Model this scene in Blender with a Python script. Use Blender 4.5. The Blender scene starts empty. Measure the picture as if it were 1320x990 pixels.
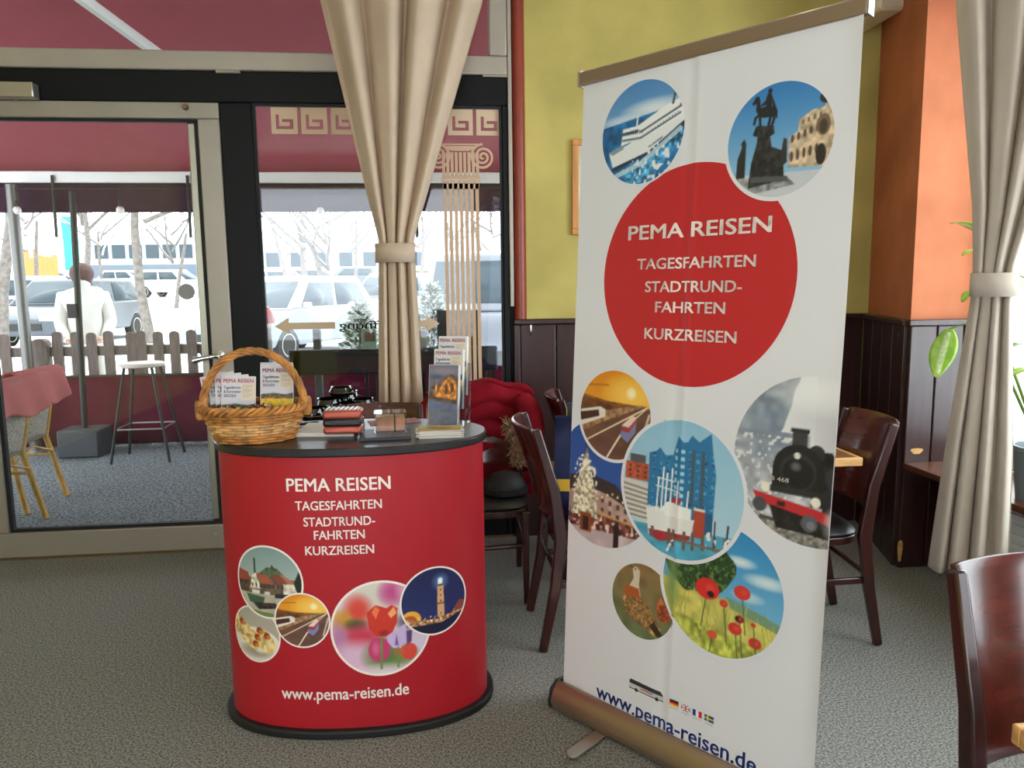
import bpy, bmesh, math, random
import numpy as np
from mathutils import Vector, Matrix
random.seed(7); rng = np.random.default_rng(5)
PI = math.pi; R = math.radians
S = bpy.context.scene; COL = S.collection

# ---------------------------------------------------------------- camera
EYE = Vector((0, 0, 1.45)); FPX = 991.0
_p, _y, _r = R(7.48), R(6.11), R(-0.72)
FW = Vector((math.sin(_y)*math.cos(_p), math.cos(_y)*math.cos(_p), -math.sin(_p)))
_rt = Vector((math.cos(_y), -math.sin(_y), 0)); _up = _rt.cross(FW)
RT = math.cos(_r)*_rt + math.sin(_r)*_up; UP = -math.sin(_r)*_rt + math.cos(_r)*_up
cd = bpy.data.cameras.new('camera'); cam = bpy.data.objects.new('camera', cd); COL.objects.link(cam)
cd.sensor_fit = 'HORIZONTAL'; cd.sensor_width = 36; cd.lens = FPX/1320*36; cd.clip_start = .05; cd.clip_end = 400
cam.matrix_world = Matrix(((RT.x, UP.x, -FW.x, EYE.x), (RT.y, UP.y, -FW.y, EYE.y), (RT.z, UP.z, -FW.z, EYE.z), (0, 0, 0, 1)))
S.camera = cam
def ray(x, y): return FW + RT*((x-660)/FPX) - UP*((y-495)/FPX)
def gy(x, y, Y): d = ray(x, y); return EYE + d*(Y/d.y)          # photo point on the plane at depth Y
def gz(x, y, z=0): d = ray(x, y); return EYE + d*((z-EYE.z)/d.z)  # photo point at height z

# ---------------------------------------------------------------- world, large lights, exposure
W = bpy.data.worlds.new('overcast_sky'); S.world = W; W.use_nodes = True
bg = W.node_tree.nodes['Background']; bg.inputs[0].default_value = (.86, .93, 1, 1); bg.inputs[1].default_value = 4.4
def area(name, loc, target, sx, sy, power, col):
    l = bpy.data.lights.new(name, 'AREA'); l.shape = 'RECTANGLE'; l.size = sx; l.size_y = sy; l.energy = power; l.color = col
    o = bpy.data.objects.new(name, l); COL.objects.link(o); o.location = loc
    o.rotation_euler = (Vector(target)-Vector(loc)).to_track_quat('-Z', 'Y').to_euler(); return o
area('side_window_daylight', (2.95, 2.0, 1.7), (0, 2.0, 1.2), 2.6, 2.0, 52, (.86, .94, 1))
area('side_window_daylight', (2.95, -1.3, 1.7), (0, -1.3, 1.2), 2.2, 2.0, 40, (.86, .94, 1))
area('rear_window_daylight', (-1.0, -3.1, 1.75), (-1.0, 2.0, 1.3), 3.2, 2.0, 16, (.93, .96, 1))
vs = S.view_settings; vs.view_transform = 'Standard'; vs.look = 'None'; vs.gamma = 1; vs.exposure = .35; vs.use_curve_mapping = False

# ---------------------------------------------------------------- materials
def lin(c):
    if isinstance(c, str): c = tuple(int(c[i:i+2], 16)/255 for i in (0, 2, 4))
    return tuple((x/12.92 if x <= .04045 else ((x+.055)/1.055)**2.4) for x in c[:3])
def mat(name, col, rough=.5, metal=0, var=0, vscale=8, bump=0, bscale=60, spec=.5, coat=0, stretch=None, col2=None, detail=3):
    m = bpy.data.materials.new(name); m.use_nodes = True; nt = m.node_tree; N = nt.nodes; L = nt.links
    b = N['Principled BSDF']; c = lin(col)
    b.inputs['Base Color'].default_value = (*c, 1); b.inputs['Roughness'].default_value = rough; b.inputs['Metallic'].default_value = metal
    b.inputs['Specular IOR Level'].default_value = spec; b.inputs['Coat Weight'].default_value = coat; b.inputs['Coat Roughness'].default_value = .12
    co = None
    if var or bump or col2:
        tc = N.new('ShaderNodeTexCoord'); co = tc.outputs['Object']
        if stretch:
            mp = N.new('ShaderNodeMapping'); mp.inputs['Scale'].default_value = stretch; L.new(co, mp.inputs[0]); co = mp.outputs[0]
    if var or col2:
        n = N.new('ShaderNodeTexNoise'); n.inputs['Scale'].default_value = vscale; n.inputs['Detail'].default_value = detail; L.new(co, n.inputs['Vector'])
        rp = N.new('ShaderNodeValToRGB'); rp.color_ramp.elements[0].position = .35; rp.color_ramp.elements[1].position = .65
        if col2: a, d = c, lin(col2)
        else: a, d = tuple(x*(1-var) for x in c), tuple(min(1, x*(1+var)) for x in c)
        rp.color_ramp.elements[0].color = (*a, 1); rp.color_ramp.elements[1].color = (*d, 1)
        L.new(n.outputs['Fac'], rp.inputs[0]); L.new(rp.outputs[0], b.inputs['Base Color'])
    if bump:
        n2 = N.new('ShaderNodeTexNoise'); n2.inputs['Scale'].default_value = bscale; n2.inputs['Detail'].default_value = 4; L.new(co, n2.inputs['Vector'])
        bp = N.new('ShaderNodeBump'); bp.inputs['Strength'].default_value = bump; bp.inputs['Distance'].default_value = .01
        L.new(n2.outputs['Fac'], bp.inputs['Height']); L.new(bp.outputs[0], b.inputs['Normal'])
    return m
def glass(name, tint=(.96, .98, .97), refl=1.0, ior=1.45):
    m = bpy.data.materials.new(name); m.use_nodes = True; nt = m.node_tree; N = nt.nodes; L = nt.links; N.clear()
    o = N.new('ShaderNodeOutputMaterial'); t = N.new('ShaderNodeBsdfTransparent'); t.inputs[0].default_value = (*tint, 1)
    g = N.new('ShaderNodeBsdfGlossy'); g.inputs['Roughness'].default_value = .02
    lw = N.new('ShaderNodeLayerWeight'); lw.inputs[0].default_value = .5; x = N.new('ShaderNodeMixShader')
    pw = N.new('ShaderNodeMath'); pw.operation = 'POWER'; pw.inputs[1].default_value = 5; L.new(lw.outputs['Facing'], pw.inputs[0])
    ml = N.new('ShaderNodeMath'); ml.operation = 'MULTIPLY_ADD'; ml.inputs[1].default_value = .9; ml.inputs[2].default_value = .04*refl
    L.new(pw.outputs[0], ml.inputs[0]); L.new(ml.outputs[0], x.inputs[0]); L.new(t.outputs[0], x.inputs[1]); L.new(g.outputs[0], x.inputs[2]); L.new(x.outputs[0], o.inputs[0])
    return m
def cloth_mat(name, col, trans=.3, var=.05, bump=.15, bscale=400):
    m = mat(name, col, .9, var=var, vscale=5, bump=bump, bscale=bscale, spec=.15); nt = m.node_tree; N = nt.nodes; L = nt.links
    out = N['Material Output']; t = N.new('ShaderNodeBsdfTranslucent'); t.inputs[0].default_value = (*lin(col), 1)
    x = N.new('ShaderNodeMixShader'); x.inputs[0].default_value = trans
    L.new(N['Principled BSDF'].outputs[0], x.inputs[1]); L.new(t.outputs[0], x.inputs[2]); L.new(x.outputs[0], out.inputs[0]); return m
def print_mat(name, rough=.45, coat=0):
    m = bpy.data.materials.new(name); m.use_nodes = True; nt = m.node_tree; b = nt.nodes['Principled BSDF']
    a = nt.nodes.new('ShaderNodeVertexColor'); a.layer_name = 'ink'; nt.links.new(a.outputs[0], b.inputs['Base Color'])
    b.inputs['Roughness'].default_value = rough; b.inputs['Coat Weight'].default_value = coat; return m
M = dict(
 carpet=mat('grey_carpet', '80807b', .95, var=.62, vscale=140, bump=.35, bscale=320, spec=.1, detail=8),
 tcarpet=mat('terrace_carpet', '6c7376', .95, var=.75, vscale=60, bump=.6, bscale=150, spec=.1, detail=5),
 yellow=mat('yellow_plaster', 'bdae66', .85, var=.13, vscale=2.6, bump=.12, bscale=25, spec=.2),
 orange=mat('orange_plaster', 'b06a4a', .85, var=.14, vscale=3, bump=.12, bscale=25, spec=.2),
 redtrim=mat('dark_red_paint', '8a3522', .4, var=.1, vscale=6),
 cream=mat('cream_plaster', 'd8d0bc', .9, var=.04), white=mat('white_paint', 'e6e6e2', .5),
 wains=mat('dark_brown_paint', '36201f', .3, var=.22, vscale=5, stretch=(6, 6, .5), spec=.5),
 wood=mat('mahogany', '32120f', .25, var=.3, vscale=5, stretch=(9, 9, .7), spec=.5, coat=.25),
 woodx=mat('mahogany_flat_grain', '471a14', .2, var=.4, vscale=4, stretch=(1.0, 2, 7), coat=.5),
 sillwood=mat('brown_laminate', '5e3524', .3, var=.25, vscale=6, stretch=(8, 1, 8)),
 tabletop=mat('brown_table_laminate', '7a5038', .35, var=.2, vscale=6, stretch=(1, 8, 8)), lightwood=mat('light_wood_edge', 'c99a5c', .45, var=.2, vscale=10, stretch=(1, 6, 6)),
 leather=mat('black_leatherette', '17161a', .3, bump=.15, bscale=200), black=mat('black_frame_paint', '0b0c0e', .5, spec=.2), blackm=mat('black_matt', '121214', .6),
 gloss=mat('black_glaze', '0b0b0d', .06, coat=.6), rubber=mat('black_rubber', '0c0c0d', .7),
 alu=mat('beige_grey_aluminium', 'a89f92', .42, metal=.35, var=.05, vscale=3), alud=mat('door_aluminium', '9c9488', .4, metal=.35, var=.05, vscale=3),
 silver=mat('brushed_silver', 'b9b4ab', .3, metal=.85), chrome=mat('chrome', 'd8d8da', .12, metal=1), brass=mat('dull_brass', '7a6446', .4, metal=.6),
 steel=mat('dull_steel', '6e6c6a', .35, metal=.7), champagne=mat('champagne_aluminium', 'a48e7c', .32, metal=.8),
 beige=mat('beige_film', 'cfb596', .7), beigec=mat('beige_column_film', 'c2a386', .7), curtain=cloth_mat('beige_curtain', 'd6c0a8', .22),
 curtg=cloth_mat('pale_grey_curtain', 'c4b9aa', .2), glass=glass('window_glass'), acryl=glass('clear_acrylic', (.95, .96, .98), 1.6, 1.5),
 red=mat('red_laminate', 'ac1826', .4, spec=.5), top=mat('black_counter_top', '26262a', .3, var=.25, vscale=9), vinyl=mat('white_vinyl', 'e2e2e8', .36, spec=.5),
 ink=print_mat('printed_ink'), inkp=print_mat('printed_paper', .55), twhite=mat('white_lettering', 'f2e6e0', .5), navy=mat('navy_lettering', '1b2f78', .5), tred=mat('red_lettering', 'c02a3c', .6), tdark=mat('dark_lettering', '26304e', .6),
 paper=mat('white_paper', 'e8e6e2', .8), papers=mat('paper_edges', 'd6d2ca', .85, var=.2, vscale=6, stretch=(.2, .2, 200)), booklet=mat('dark_booklet', '20222c', .4),
 wick=mat('honey_wicker', 'b5793a', .55, var=.4, vscale=24), wick2=mat('pale_wicker', 'cfa066', .55, var=.3, vscale=30),
 jacket=cloth_mat('red_quilted_nylon', '7c0f1d', .05, var=.2, bump=.5, bscale=14), fur=mat('brown_fur', '8c6c50', .95, var=.5, vscale=60, bump=1, bscale=90),
 salmon=mat('salmon_metal', 'b6594a', .28, metal=.45), bronze=mat('bronze_cards', 'b27a58', .4, metal=.2, var=.35, vscale=14),
 blue=mat('navy_bag', '121c40', .6, spec=.3), gold=mat('yellow_print', 'd2a52a', .5), rosepaper=mat('rose_paper', 'a8706e', .7),
 maroon=cloth_mat('maroon_windbreak_cloth', '5a1830', .12, var=.08), awn=cloth_mat('maroon_awning_fabric', '96505c', .45, var=.05, bump=.05), valance=cloth_mat('dark_valance_cloth', '3c2238', .12),
 fence=mat('weathered_fence_wood', '6f625e', .85, var=.2, vscale=8, stretch=(6, 6, 1)), snow=mat('snow', 'f4f6fa', .8, var=.02, bump=.2, bscale=3), bark=mat('bark', '6a625c', .9, var=.3, vscale=12),
 pink=cloth_mat('dusty_pink_blanket', 'b4686c', .1), rattan=mat('grey_woven_rattan', '8f8a84', .7, var=.45, vscale=90, bump=.5, bscale=120), bamboo=mat('bamboo', 'b08a44', .4, var=.3, vscale=10, stretch=(3, 3, 1)),
 grey=mat('mid_grey', '8b8a88', .6), dgrey=mat('dark_grey_box', '34363b', .6), stooltop=mat('pale_stool_seat', 'c8bfb4', .5), needles=mat('conifer_needles', '6f8468', .8, var=.4, vscale=20), bulb=mat('frosted_bulb', 'e8e4dc', .3),
 leaf=mat('green_leaf', '7fae2e', .35, col2='a9cc52', vscale=18), leafc=mat('cream_leaf_centre', 'd6e2ae', .4, col2='b4cf82', vscale=60), stem=mat('plant_stem', '7a9a3a', .5), pot=mat('grey_plant_pot', '76848a', .4), rad=mat('white_radiator_enamel', 'e6e8e4', .35),
 skin=mat('skin', 'c89a80', .6), hair=mat('dark_auburn_hair', '4a2c2a', .7, var=.3, vscale=40), coat=cloth_mat('cream_white_jacket', 'dcdad2', .05, bump=.3, bscale=30), jeans=mat('dark_jeans', '2a3040', .9),
 frame=mat('orange_wood_frame', 'c88a4c', .45, var=.15, vscale=6, stretch=(6, 6, 1)), tyre=mat('tyre', '1a1a1c', .8), carglass=mat('car_glass', '36424a', .25, spec=.25), lampred=mat('red_lamp', 'c01424', .25), plastic=mat('cream_plastic', 'd8ccb4', .4))

# ---------------------------------------------------------------- mesh helpers
def base_of(o):
    v = Vector((0, 0, 0))
    while o is not None: v += o.location; o = o.parent
    return v
class MB:
    def __init__(s): s.v = []; s.f = []
    def add(s, vs, fs):
        n = len(s.v); s.v += [tuple(p) for p in vs]; s.f += [tuple(i+n for i in f) for f in fs]; return s
    def box(s, x0, x1, y0, y1, z0, z1, m=None):
        vs = [Vector((x, y, z)) for z in (z0, z1) for y in (y0, y1) for x in (x0, x1)]
        if m is not None: vs = [m @ p for p in vs]
        return s.add(vs, [(0, 2, 3, 1), (4, 5, 7, 6), (0, 1, 5, 4), (2, 6, 7, 3), (0, 4, 6, 2), (1, 3, 7, 5)])
    def ring(s, secs, closed=False, caps=True):
        n = len(secs[0]); vs = [p for q in secs for p in q]; fs = []; k = len(secs)
        for i in range(k if closed else k-1):
            for j in range(n):
                a, b = i*n+j, i*n+(j+1) % n; c, d = ((i+1) % k)*n+(j+1) % n, ((i+1) % k)*n+j
                fs.append((a, b, c, d))
        if caps and not closed: fs.append(tuple(range(n-1, -1, -1))); fs.append(tuple((k-1)*n+j for j in range(n)))
        return s.add(vs, fs)
    def path(s, pts, r, n=8, closed=False, flat=1):
        pts = [Vector(p) for p in pts]; k = len(pts); rs = r if isinstance(r, (list, tuple)) else [r]*k; secs = []; up = None
        for i, p in enumerate(pts):
            a = pts[(i-1) % k] if (closed or i) else p; b = pts[(i+1) % k] if (closed or i < k-1) else p
            t = (b-a).normalized()
            if up is None: up = Vector((0, 0, 1)) if abs(t.z) < .9 else Vector((1, 0, 0))
            u = (up - t*up.dot(t)).normalized(); up = u; w = t.cross(u)
            secs.append([p + (u*math.cos(2*PI*j/n)*flat + w*math.sin(2*PI*j/n))*rs[i] for j in range(n)])
        return s.ring(secs, closed)
    def bar(s, pts, w, d):                                   # rectangular bar bending in the local yz plane
        pts = [Vector(p) for p in pts]; secs = []; k = len(pts)
        for i, p in enumerate(pts):
            t = (pts[min(i+1, k-1)]-pts[max(i-1, 0)]).normalized(); nrm = Vector((1, 0, 0)).cross(t).normalized(); x = Vector((1, 0, 0))
            ww = w[i] if isinstance(w, (list, tuple)) else w; dd = d[i] if isinstance(d, (list, tuple)) else d
            secs.append([p + x*a*ww/2 + nrm*b*dd/2 for a, b in ((-1, -1), (1, -1), (1, 1), (-1, 1))])
        return s.ring(secs)
    def lathe(s, prof, n=24, c=(0, 0, 0), sx=1, sy=1):
        secs = [[Vector((c[0]+r*sx*math.cos(2*PI*j/n), c[1]+r*sy*math.sin(2*PI*j/n), c[2]+z)) for j in range(n)] for r, z in prof]
        return s.ring(secs)
    def prism(s, poly, fn0, fn1):
        n = len(poly); vs = [fn0(*p) for p in poly]+[fn1(*p) for p in poly]
        return s.add(vs, [tuple(range(n-1, -1, -1)), tuple(range(n, 2*n))]+[(i, (i+1) % n, n+(i+1) % n, n+i) for i in range(n)])
    def grid(s, fn, nu, nv, wrap=False):
        vs = [fn(i/nu, j/nv) for j in range(nv+1) for i in range(nu+(0 if wrap else 1))]; w = nu if wrap else nu+1
        return s.add(vs, [(j*w+i, j*w+(i+1) % w, (j+1)*w+(i+1) % w, (j+1)*w+i) for j in range(nv) for i in range(nu)])
    def ball(s, c, rx, ry, rz, n=10, m=6):
        c = Vector(c); prof = [(math.sin(PI*k/m), -math.cos(PI*k/m)) for k in range(m+1)]; prof[0] = (.02, -1); prof[-1] = (.02, 1)
        return s.ring([[c+Vector((q*rx*math.cos(2*PI*j/n), q*ry*math.sin(2*PI*j/n), z*rz)) for j in range(n)] for q, z in prof])
    def build(s, name, m, parent=None, smooth=True, bevel=0, world=False, solid=0, recenter=False, angle=40, seg=2, sub=0):
        off = base_of(parent) if world and parent is not None else Vector((0, 0, 0)); loc = Vector((0, 0, 0))
        vs = [Vector(p)-off for p in s.v]
        if recenter:
            a = [min(p[i] for p in vs) for i in range(3)]; b = [max(p[i] for p in vs) for i in range(3)]
            loc = Vector(((a[0]+b[0])/2, (a[1]+b[1])/2, a[2])); vs = [p-loc for p in vs]
        me = bpy.data.meshes.new(name); me.from_pydata([tuple(p) for p in vs], [], s.f); me.update()
        bm = bmesh.new(); bm.from_mesh(me); bmesh.ops.recalc_face_normals(bm, faces=bm.faces); bm.to_mesh(me); bm.free()
        me.materials.append(M[m] if isinstance(m, str) else m)
        if smooth: me.polygons.foreach_set('use_smooth', [True]*len(me.polygons)); me.set_sharp_from_angle(angle=R(angle))
        o = bpy.data.objects.new(name, me); COL.objects.link(o); o.location = loc
        if parent is not None: o.parent = parent
        if sub: md = o.modifiers.new('sub', 'SUBSURF'); md.levels = md.render_levels = sub
        if solid: md = o.modifiers.new('solid', 'SOLIDIFY'); md.thickness = solid; md.offset = 0
        if bevel: md = o.modifiers.new('bevel', 'BEVEL'); md.width = bevel; md.segments = seg; md.limit_method = 'ANGLE'
        return o
def tag(o, label, cat, group=None):
    o['label'] = label; o['category'] = cat
    if group: o['group'] = group
    return o
def thing(name, label, cat, loc=(0, 0, 0), rz=0, group=None):
    o = bpy.data.objects.new(name, None); COL.objects.link(o); o.location = loc; o.rotation_euler = (0, 0, rz); o.empty_display_size = .1
    return tag(o, label, cat, group)
def struct(o, label=None):
    o['kind'] = 'structure'
    if label: o['label'] = label
    return o
def sempty(name, loc=(0, 0, 0), label=None):
    o = bpy.data.objects.new(name, None); COL.objects.link(o); o.location = loc; return struct(o, label)
def dup(root, loc, rz, label=None):
    def cp(o, par):
        c = o.copy(); COL.objects.link(c)
        if par is not None: c.parent = par
        for ch in o.children: cp(ch, c)
        return c
    r = cp(root, None); r.location = loc; r.rotation_euler = (0, 0, rz)
    if label: r['label'] = label
    return r
def BX(*a, m=None): return MB().box(*a, m=m)
def rotz(a, c=(0, 0, 0)): return Matrix.Translation(c) @ Matrix.Rotation(a, 4, 'Z')

# ---------------------------------------------------------------- lettering and printed pictures
def text2d(body, bold=.012):
    cu = bpy.data.curves.new('t', 'FONT'); cu.body = body; cu.size = 1; cu.resolution_u = 3
    o = bpy.data.objects.new('t', cu); COL.objects.link(o); dg = bpy.context.evaluated_depsgraph_get(); e = o.evaluated_get(dg); me = e.to_mesh()
    vs = [(p.co.x, p.co.y) for p in me.vertices]; fs = [tuple(f.vertices) for f in me.polygons]; e.to_mesh_clear()
    bpy.data.objects.remove(o); bpy.data.curves.remove(cu); x0 = min(v[0] for v in vs); x1 = max(v[0] for v in vs)
    n = len(vs); sh_ = ((-1, -.5), (1, .5), (0, 0), (-.6, .5), (.6, -.5)) if bold else ((0, 0),)   # heavier weight: the glyphs laid over themselves
    fs = [tuple(i+k*n for i in f) for k in range(len(sh_)) for f in fs]; w = x1-x0+2*bold
    return [((x-x0+bold+a*bold)/w, (y+b*bold)/.729) for a, b in sh_ for x, y in vs], fs          # x 0..1, capital height 1
def lettering(name, body, u0, u1, v, cap, surf, off, m, parent, mirror=False, bold=.012):
    vs, fs = text2d(body, bold); b = MB(); base = base_of(parent)
    b.add([surf((u1-(u1-u0)*x) if mirror else (u0+(u1-u0)*x), v+y*cap, off) for x, y in vs], fs)
    o = b.build(name, m, parent, smooth=False, world=True); return o
def vnoise(X, Y, sc, seed=0):
    g = np.random.default_rng(seed).random((64, 64)); x = (X*sc+100) % 63; y = (Y*sc+100) % 63
    i = x.astype(int); j = y.astype(int); fx = x-i; fy = y-j; fx = fx*fx*(3-2*fx); fy = fy*fy*(3-2*fy)
    return (g[j, i]*(1-fx)+g[j, i+1]*fx)*(1-fy)+(g[j+1, i]*(1-fx)+g[j+1, i+1]*fx)*fy
class Pic:
    def __init__(s, n, top, bot, ax=1, ay=1):
        s.n = n = int(n*1.25); n *= 3; k = np.linspace(-1, 1, n+1); s.X, s.Y = np.meshgrid(k*ax, k*ay); s.ax, s.ay = ax, ay; s.im = np.zeros((n+1, n+1, 3)); t = ((s.Y/ay+1)/2)[..., None]
        s.im[:] = np.array(s.c(bot))*(1-t)+np.array(s.c(top))*t
    def c(s, h): return tuple(int(h[i:i+2], 16)/255 for i in (0, 2, 4)) if isinstance(h, str) else h
    def put(s, mask, col, a=1.):
        al = (mask.astype(float)*a)[..., None]; s.im = s.im*(1-al)+np.array(s.c(col))*al; return s
    def poly(s, pts, col, a=1., tex=None):
        ins = np.zeros(s.X.shape, bool); n = len(pts)
        for i in range(n):
            (x0, y0), (x1, y1) = pts[i], pts[(i+1) % n]
            if y0 == y1: continue
            c = ((y0 > s.Y) != (y1 > s.Y)) & (s.X < (x1-x0)*(s.Y-y0)/(y1-y0)+x0); ins ^= c
        s.put(ins, col, a)
        if tex: s.speck(ins, *tex)
        return s
    def rect(s, x0, x1, y0, y1, col, a=1., tex=None): return s.poly([(x0, y0), (x1, y0), (x1, y1), (x0, y1)], col, a, tex)
    def ell(s, cx, cy, rx, ry, col, a=1., soft=False, tex=None):
        d = ((s.X-cx)/rx)**2+((s.Y-cy)/ry)**2
        s.put(np.clip(1.0-d, 0, 1) if soft else d < 1, col, a)
        if tex: s.speck(d < 1, *tex)
        return s
    def line(s, pts, w, col, a=1.):
        for (x0, y0), (x1, y1) in zip(pts[:-1], pts[1:]):
            dx, dy = x1-x0, y1-y0; t = np.clip(((s.X-x0)*dx+(s.Y-y0)*dy)/(dx*dx+dy*dy+1e-9), 0, 1)
            s.put(np.hypot(s.X-x0-t*dx, s.Y-y0-t*dy) < w/2, col, a)
        return s
    def speck(s, mask, sc, amt, seed=1, col=None):
        nz = vnoise(s.X, s.Y, sc, seed)
        if col: s.put(mask & (nz > 1-amt), col)
        else: s.im = np.clip(s.im*(1+(mask*(nz-.5)*2*amt)[..., None]), 0, 1)
        return s
    def mesh(s, name, cu, cv, r, surf, off, parent, clip=None, m='ink', disc=True):
        X, Y = s.X[::3, ::3]/s.ax, s.Y[::3, ::3]/s.ay; n = s.n; q = np.pad(s.im, ((1, 1), (1, 1), (0, 0)), mode='edge'); h = 3*n+1
        im = sum(q[a:a+h, b:b+h] for a in range(3) for b in range(3))[::3, ::3]/9; rx, ry = r if isinstance(r, tuple) else (r, r); xs = (X*rx+cu).ravel(); ys = (Y*ry+cv).ravel()
        if clip: xs = np.clip(xs, *clip)
        vs = [surf(float(a), float(b), off) for a, b in zip(xs, ys)]; rr = (X**2+Y**2).ravel(); fs = []; w = n+1
        for j in range(n):
            for i in range(n):
                a = j*w+i
                if disc and min(rr[a], rr[a+1], rr[a+w], rr[a+w+1]) > 1: continue
                if clip and abs(xs[a]-xs[a+1]) < 1e-9: continue
                fs.append((a, a+1, a+w+1, a+w))
        b = MB(); b.v = [tuple(p) for p in vs]; b.f = fs; o = b.build(name, m, parent, smooth=False, world=True)
        at = o.data.color_attributes.new('ink', 'FLOAT_COLOR', 'POINT'); c = im.reshape(-1, 3); c = np.where(c <= .04045, c/12.92, ((c+.055)/1.055)**2.4)
        at.data.foreach_set('color', np.c_[c, np.ones(len(c))].astype(np.float32).ravel()); return o
def annulus(name, cu, cv, r0, r1, surf, off, m, parent, clip=None, n=72):
    b = MB(); k = []
    for i in range(n):
        a = 2*PI*i/n
        for r in (r0, r1):
            u = cu+r*math.cos(a)
            if clip: u = min(max(u, clip[0]), clip[1])
            k.append(surf(u, cv+r*math.sin(a), off))
    b.add(k, [(2*i, 2*i+1, 2*((i+1) % n)+1, 2*((i+1) % n)) for i in range(n)]); return b.build(name, m, parent, smooth=False, world=True)
def disc(name, cu, cv, r, surf, off, m, parent, n=140, rings=44):
    b = MB(); b.grid(lambda s, t: surf(cu+r*(t+.0005)*math.cos(2*PI*s), cv+r*(t+.0005)*math.sin(2*PI*s), off), n, rings, wrap=True)
    return b.build(name, m, parent, smooth=False, world=True)

def pic_ferry():
    p = Pic(84, '4a86c4', 'a9cbe6'); p.ell(.3, .42, .9, .22, 'eef2f6', .9, True).ell(-.5, .28, .6, .14, 'e4ecf4', .8, True)
    p.poly([(-1, .2), (1, .42), (1, -1), (-1, -1)], '1f6aa4', tex=(9, .3, 3)); p.poly([(-.5, -.7), (.9, .1), (1, -.2), (.2, -1), (-.3, -1)], '3f86b8', tex=(16, .6, 8))
    p.poly([(-.8, -.32), (-.7, -.6), (-.62, -.66), (.2, -.38), (1, .1), (1, .34), (.4, .1), (-.35, -.2)], 'e9ecef'); p.line([(-.68, -.64), (.2, -.42), (1, .04)], .07, '20304a')
    p.poly([(-.5, -.2), (-.46, .12), (-.1, .14), (.55, .42), (.85, .5), (1, .5), (1, .2), (.3, -.05)], 'f2f3f4'); p.line([(-.46, .02), (-.1, .04)], .06, '3b4a5c').line([(0, .02), (.9, .36)], .04, '56687c').line([(-.46, -.1), (0, -.1), (.9, .24)], .035, '56687c')
    p.line([(-.12, .14), (-.1, .34)], .04, 'dfe4e8').line([(.72, .44), (.76, .62)], .05, '404a58').poly([(.86, .4), (1, .44), (1, .3)], 'b04040'); p.line([(-.6, -.78), (0, -.6), (.9, -.05)], .1, 'cfe2ee', .8)
    for k in range(9): p.rect(-.44+k*.055, -.41+k*.055, -.01, .05, '4a5a6c')
    for k in range(14): p.ell(.0+k*.065, .0+k*.026-.08, .014, .014, '6a7c90')
    p.poly([(-.82, -.3), (-.6, -.22), (-.42, -.2), (-.44, -.27), (-.7, -.36)], '8a94a0').line([(.2, -.3), (.5, -.16)], .035, '5a6a80', .8).speck((p.Y < -.1) & (p.X > -.2) & (p.X*.57-p.Y > .38), 15, .3, 6, 'e4eef4'); return p
def pic_statue():
    p = Pic(96, '2f7cc0', 'a8cfe8'); p.poly([(.2, -.5), (.2, .02), (.36, .1), (.36, .28), (.6, .42), (.8, .44), (.86, .56), (1, .5), (1, -.55)], 'c9b295', tex=(14, .25, 2))
    for k in range(5): p.ell(.26+k*.11, -.02+k*.035, .03, .07, '5a4a40'); p.ell(.26+k*.11, -.32+k*.02, .03, .09, '5a4a40')
    for k in range(4): p.rect(.42+k*.1, .46+k*.1, .2+k*.03, .28+k*.03, '7a6654')
    p.ell(.8, .15, .12, .18, '7a6250').ell(.8, .12, .07, .12, '463a34').ell(.78, -.34, .09, .18, '2e2826').ell(.83, .6, .12, .1, '2c332f')
    p.poly([(-1, -.55), (1, -.6), (1, -1), (-1, -1)], 'c8ccd4'); p.poly([(-.95, -.6), (.2, -.66), (.35, -.8), (-.4, -.9)], '8e8f92', tex=(14, .3, 4))
    p.poly([(-.55, -.8), (-.5, -.35), (-.42, -.05), (-.4, .1), (-.5, .14), (-.44, .3), (-.1, .26), (-.08, .12), (-.16, .08), (-.12, -.1), (.1, -.2), (.14, -.7)], '2b2c2e', tex=(18, .5, 5))
    p.poly([(-.8, -.6), (-.78, -.25), (-.7, -.05), (-.72, .02), (-.66, .1), (-.62, .02), (-.62, -.6)], '2b2c2e').poly([(.04, -.5), (.08, -.1), (.1, .02), (.16, 0), (.18, -.4)], '35312e')
    p.ell(-.25, .52, .17, .1, '202326').poly([(-.42, .5), (-.36, .6), (-.4, .8), (-.46, .82), (-.54, .7), (-.5, .66), (-.45, .7), (-.46, .56)], '202326').ell(-.21, .7, .065, .14, '202326').ell(-.2, .87, .042, .05, '202326').poly([(-.28, .72), (-.36, .66), (-.35, .62), (-.24, .66)], '202326').poly([(-.14, .74), (-.04, .5), (-.04, .36), (-.14, .5)], '202326')
    for a in ([(-.38, .5), (-.36, .28)], [(-.36, .5), (-.46, .44), (-.48, .34)], [(-.14, .5), (-.1, .38), (-.14, .26)], [(-.16, .48), (-.2, .28)]): p.line(a, .05, '202326')
    p.poly([(-.5, -.7), (.2, -.74), (.2, -.64), (-.5, -.6)], '55565a'); return p
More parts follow.
